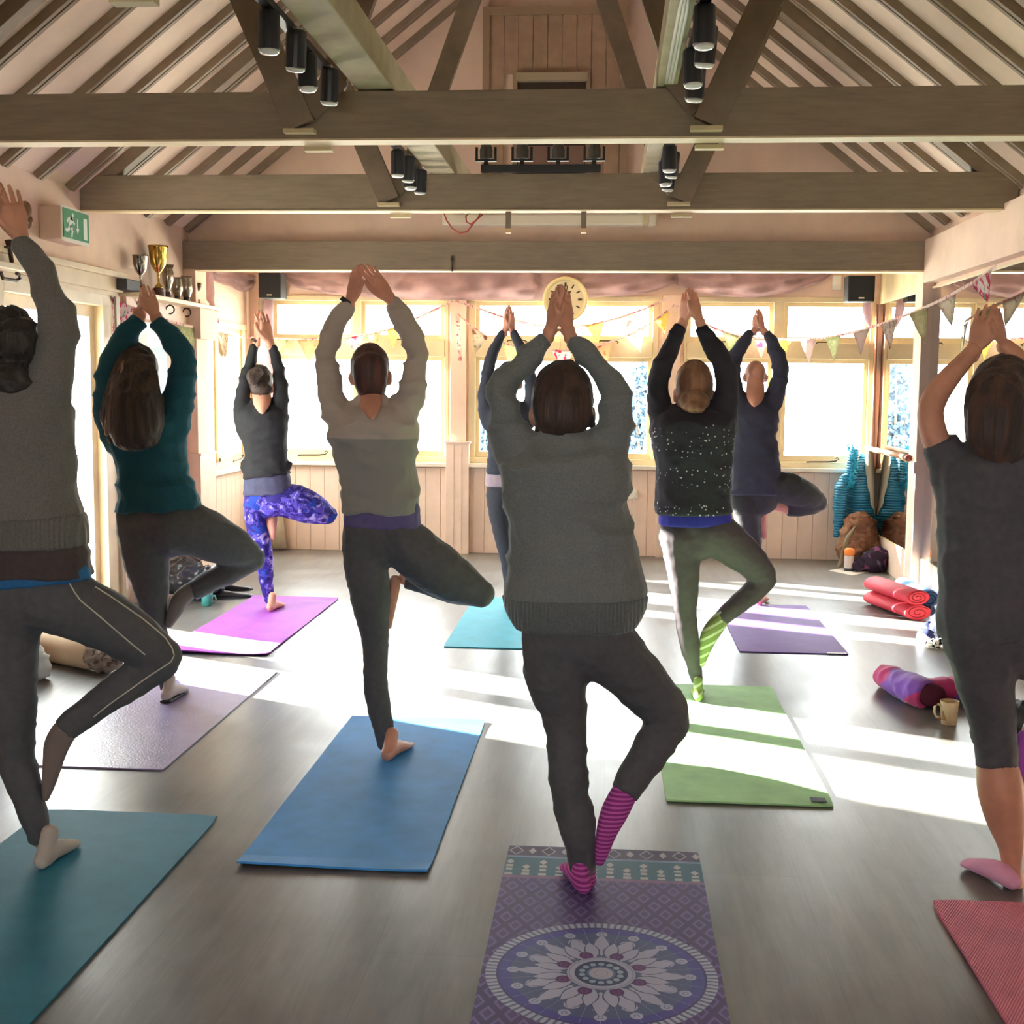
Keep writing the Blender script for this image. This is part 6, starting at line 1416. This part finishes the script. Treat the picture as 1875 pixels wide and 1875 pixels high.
# ---------- I: far right, black tee, capri leggings, pink socks
f = Fig('woman at the far right in a black tee shirt, cropped leggings and pink socks', 3.78, (1852, 1628))
aL = [(1777, 648, 15, .05), (1759, 668, 17, .04), (1736, 694, 20, .03), (1716, 721, 22.5, .02), (1704, 750, 23.5, .01), (1706, 780, 24, 0), (1717, 812, 25, 0), (1740, 843, 30, 0), (1775, 862, 36, 0)]
aR = [(1848, 640, 15, .05), (1880, 672, 19, .03), (1925, 715, 23, .02), (1946, 750, 24, .01), (1944, 785, 27, 0), (1925, 825, 40, 0), (1895, 848, 46, 0)]
torso = [(1826, 1165, 104, 0), (1826, 1100, 106, 0), (1824, 1010, 104, 0), (1822, 940, 100, 0), (1824, 880, 108, 0), (1826, 845, 104, 0), (1826, 822, 60, 0)]
I_stand = [(1800, 1160, 76, 0), (1802, 1210, 62, 0), (1806, 1262, 50, 0), (1815, 1310, 43, .01), (1823, 1360, 40.5, .01), (1825, 1404, 39, 0)]
I_calf = [(1824, 1330, 30, .01), (1825, 1385, 34, 0), (1826, 1404, 37, 0), (1833, 1448, 42, -.01), (1841, 1500, 35, 0), (1850, 1548, 23, .0), (1853, 1585, 18, .0), (1855, 1610, 18, -.02), (1856, 1622, 17, -.03)]
I_thigh = [(1855, 1160, 74, 0), (1900, 1190, 62, .03), (1960, 1225, 52, .08), (2000, 1250, 42, .1)]
I_shin = [(1998, 1252, 42, .1), (1955, 1285, 40, .07), (1910, 1318, 34, .04)]
f.t([(q[0], q[1], q[2] * .74) + tuple(q[3:]) for q in I_stand], .95); f.t([(q[0], q[1], q[2] * .74) + tuple(q[3:]) for q in I_thigh], .95)
f.t(I_calf, 1.0); f.t([(1998, 1252, 34, .1), (1955, 1285, 33, .07), (1915, 1316, 26, .04), (1890, 1335, 18, .03)], .95)
f.t([(q[0], q[1], q[2] * .78, q[3]) for q in torso], .6); f.t([(1826, 840, 40, 0), (1828, 800, 38, .01), (1830, 765, 40, .04)], 1.0)
f.arm(-1, aL, (1784, 640), (1816, 548), k=1.0, a=1.0, cov=False, dY=.05); f.arm(1, aR, (1838, 634), (1822, 552), k=1.0, cov=False, a=.7, dY=.05)
h_ = PF(1858, 1634); foot(f.fi, Vector((h_.x, h_.y + .01, .003)), .45, .225, .86, False, False)
f.t([(1885, 1345, 17, .03), (1873, 1400, 15, .02), (1867, 1455, 7, .01)], .8)
hc = P(1832, 735, 3.84); f.finish(SKIN, .084, hc, None, .008)
f.garment('tee_shirt', cloth('black_cotton', (86, 87, 91)), [(torso, dict(r=.70, e='fr', pw=2.3)), ([(1722, 806, 29, 0), (1733, 832, 37, 0), (1758, 858, 47, 0), (1795, 868, 54, 0)], dict(r=.95, e='fr')), ([(1728, 886, 21, 0), (1728, 862, 23, 0), (1730, 830, 23, 0), (1735, 815, 18, 0)], dict(r=1.1, e='fr')), ([(1918, 826, 36, 0), (1905, 845, 42, 0), (1875, 862, 50, 0)], dict(r=.85, e='fr'))], .008, 3, (.009, 7), 24)
f.garment('capri_leggings', cloth('black_capri', (84, 85, 90)), [(I_stand, dict(r=.97, e='rf')), (I_thigh, dict(r=.95)), (I_shin, dict(r=.95, e='rf')), ([(1826, 1080, 98, 0), (1827, 1130, 106, 0), (1828, 1180, 92, 0)], dict(r=.55))], .008, 3, (.006, 9), 25)
PKS = M('pink_sock', (232, 168, 200), .85, .1, bmp=(160, .4), sheen=.2)
f.garment('sock', PKS, [lambda bm: foot(bm, Vector((h_.x, h_.y, .002)), .45, .238, 1.0, False, False), lambda bm: foot(bm, Vector((h_.x, h_.y, .002)), .45, .2, 1.02, False, False)], .006, 2, label='pale pink ankle sock')
f.garment('sock', M('pink_sock_shaded', (176, 92, 190), .85, .1, bmp=(160, .4), sheen=.2), [([(1884, 1350, 20, .03), (1876, 1375, 21, .02), (1872, 1410, 17, .01), (1868, 1450, 12, 0), (1867, 1478, 7, 0)], dict(r=.8))], .006, 2, label='violet sock on the raised foot')  # violet tint paints the different light on this pink sock
HI_ = hairmat('dark_brown_bob', (56, 48, 46), (88, 64, 52)); f.hair(HI_, hc, .088, [('t', [(1838, 826, 48, -.07), (1834, 800, 58, -.07), (1832, 760, 62, -.06), (1832, 720, 58, -.03)], dict(r=.75)), ('t', [(1795, 818, 14, -.02), (1784, 790, 12, .0), (1780, 755, 12, .0), (1785, 715, 14, .0)], dict(r=1.2)), ('e', 1800, 818, 22, 10, .04, -.06)], .010, 22, st=(1, 1, .2))
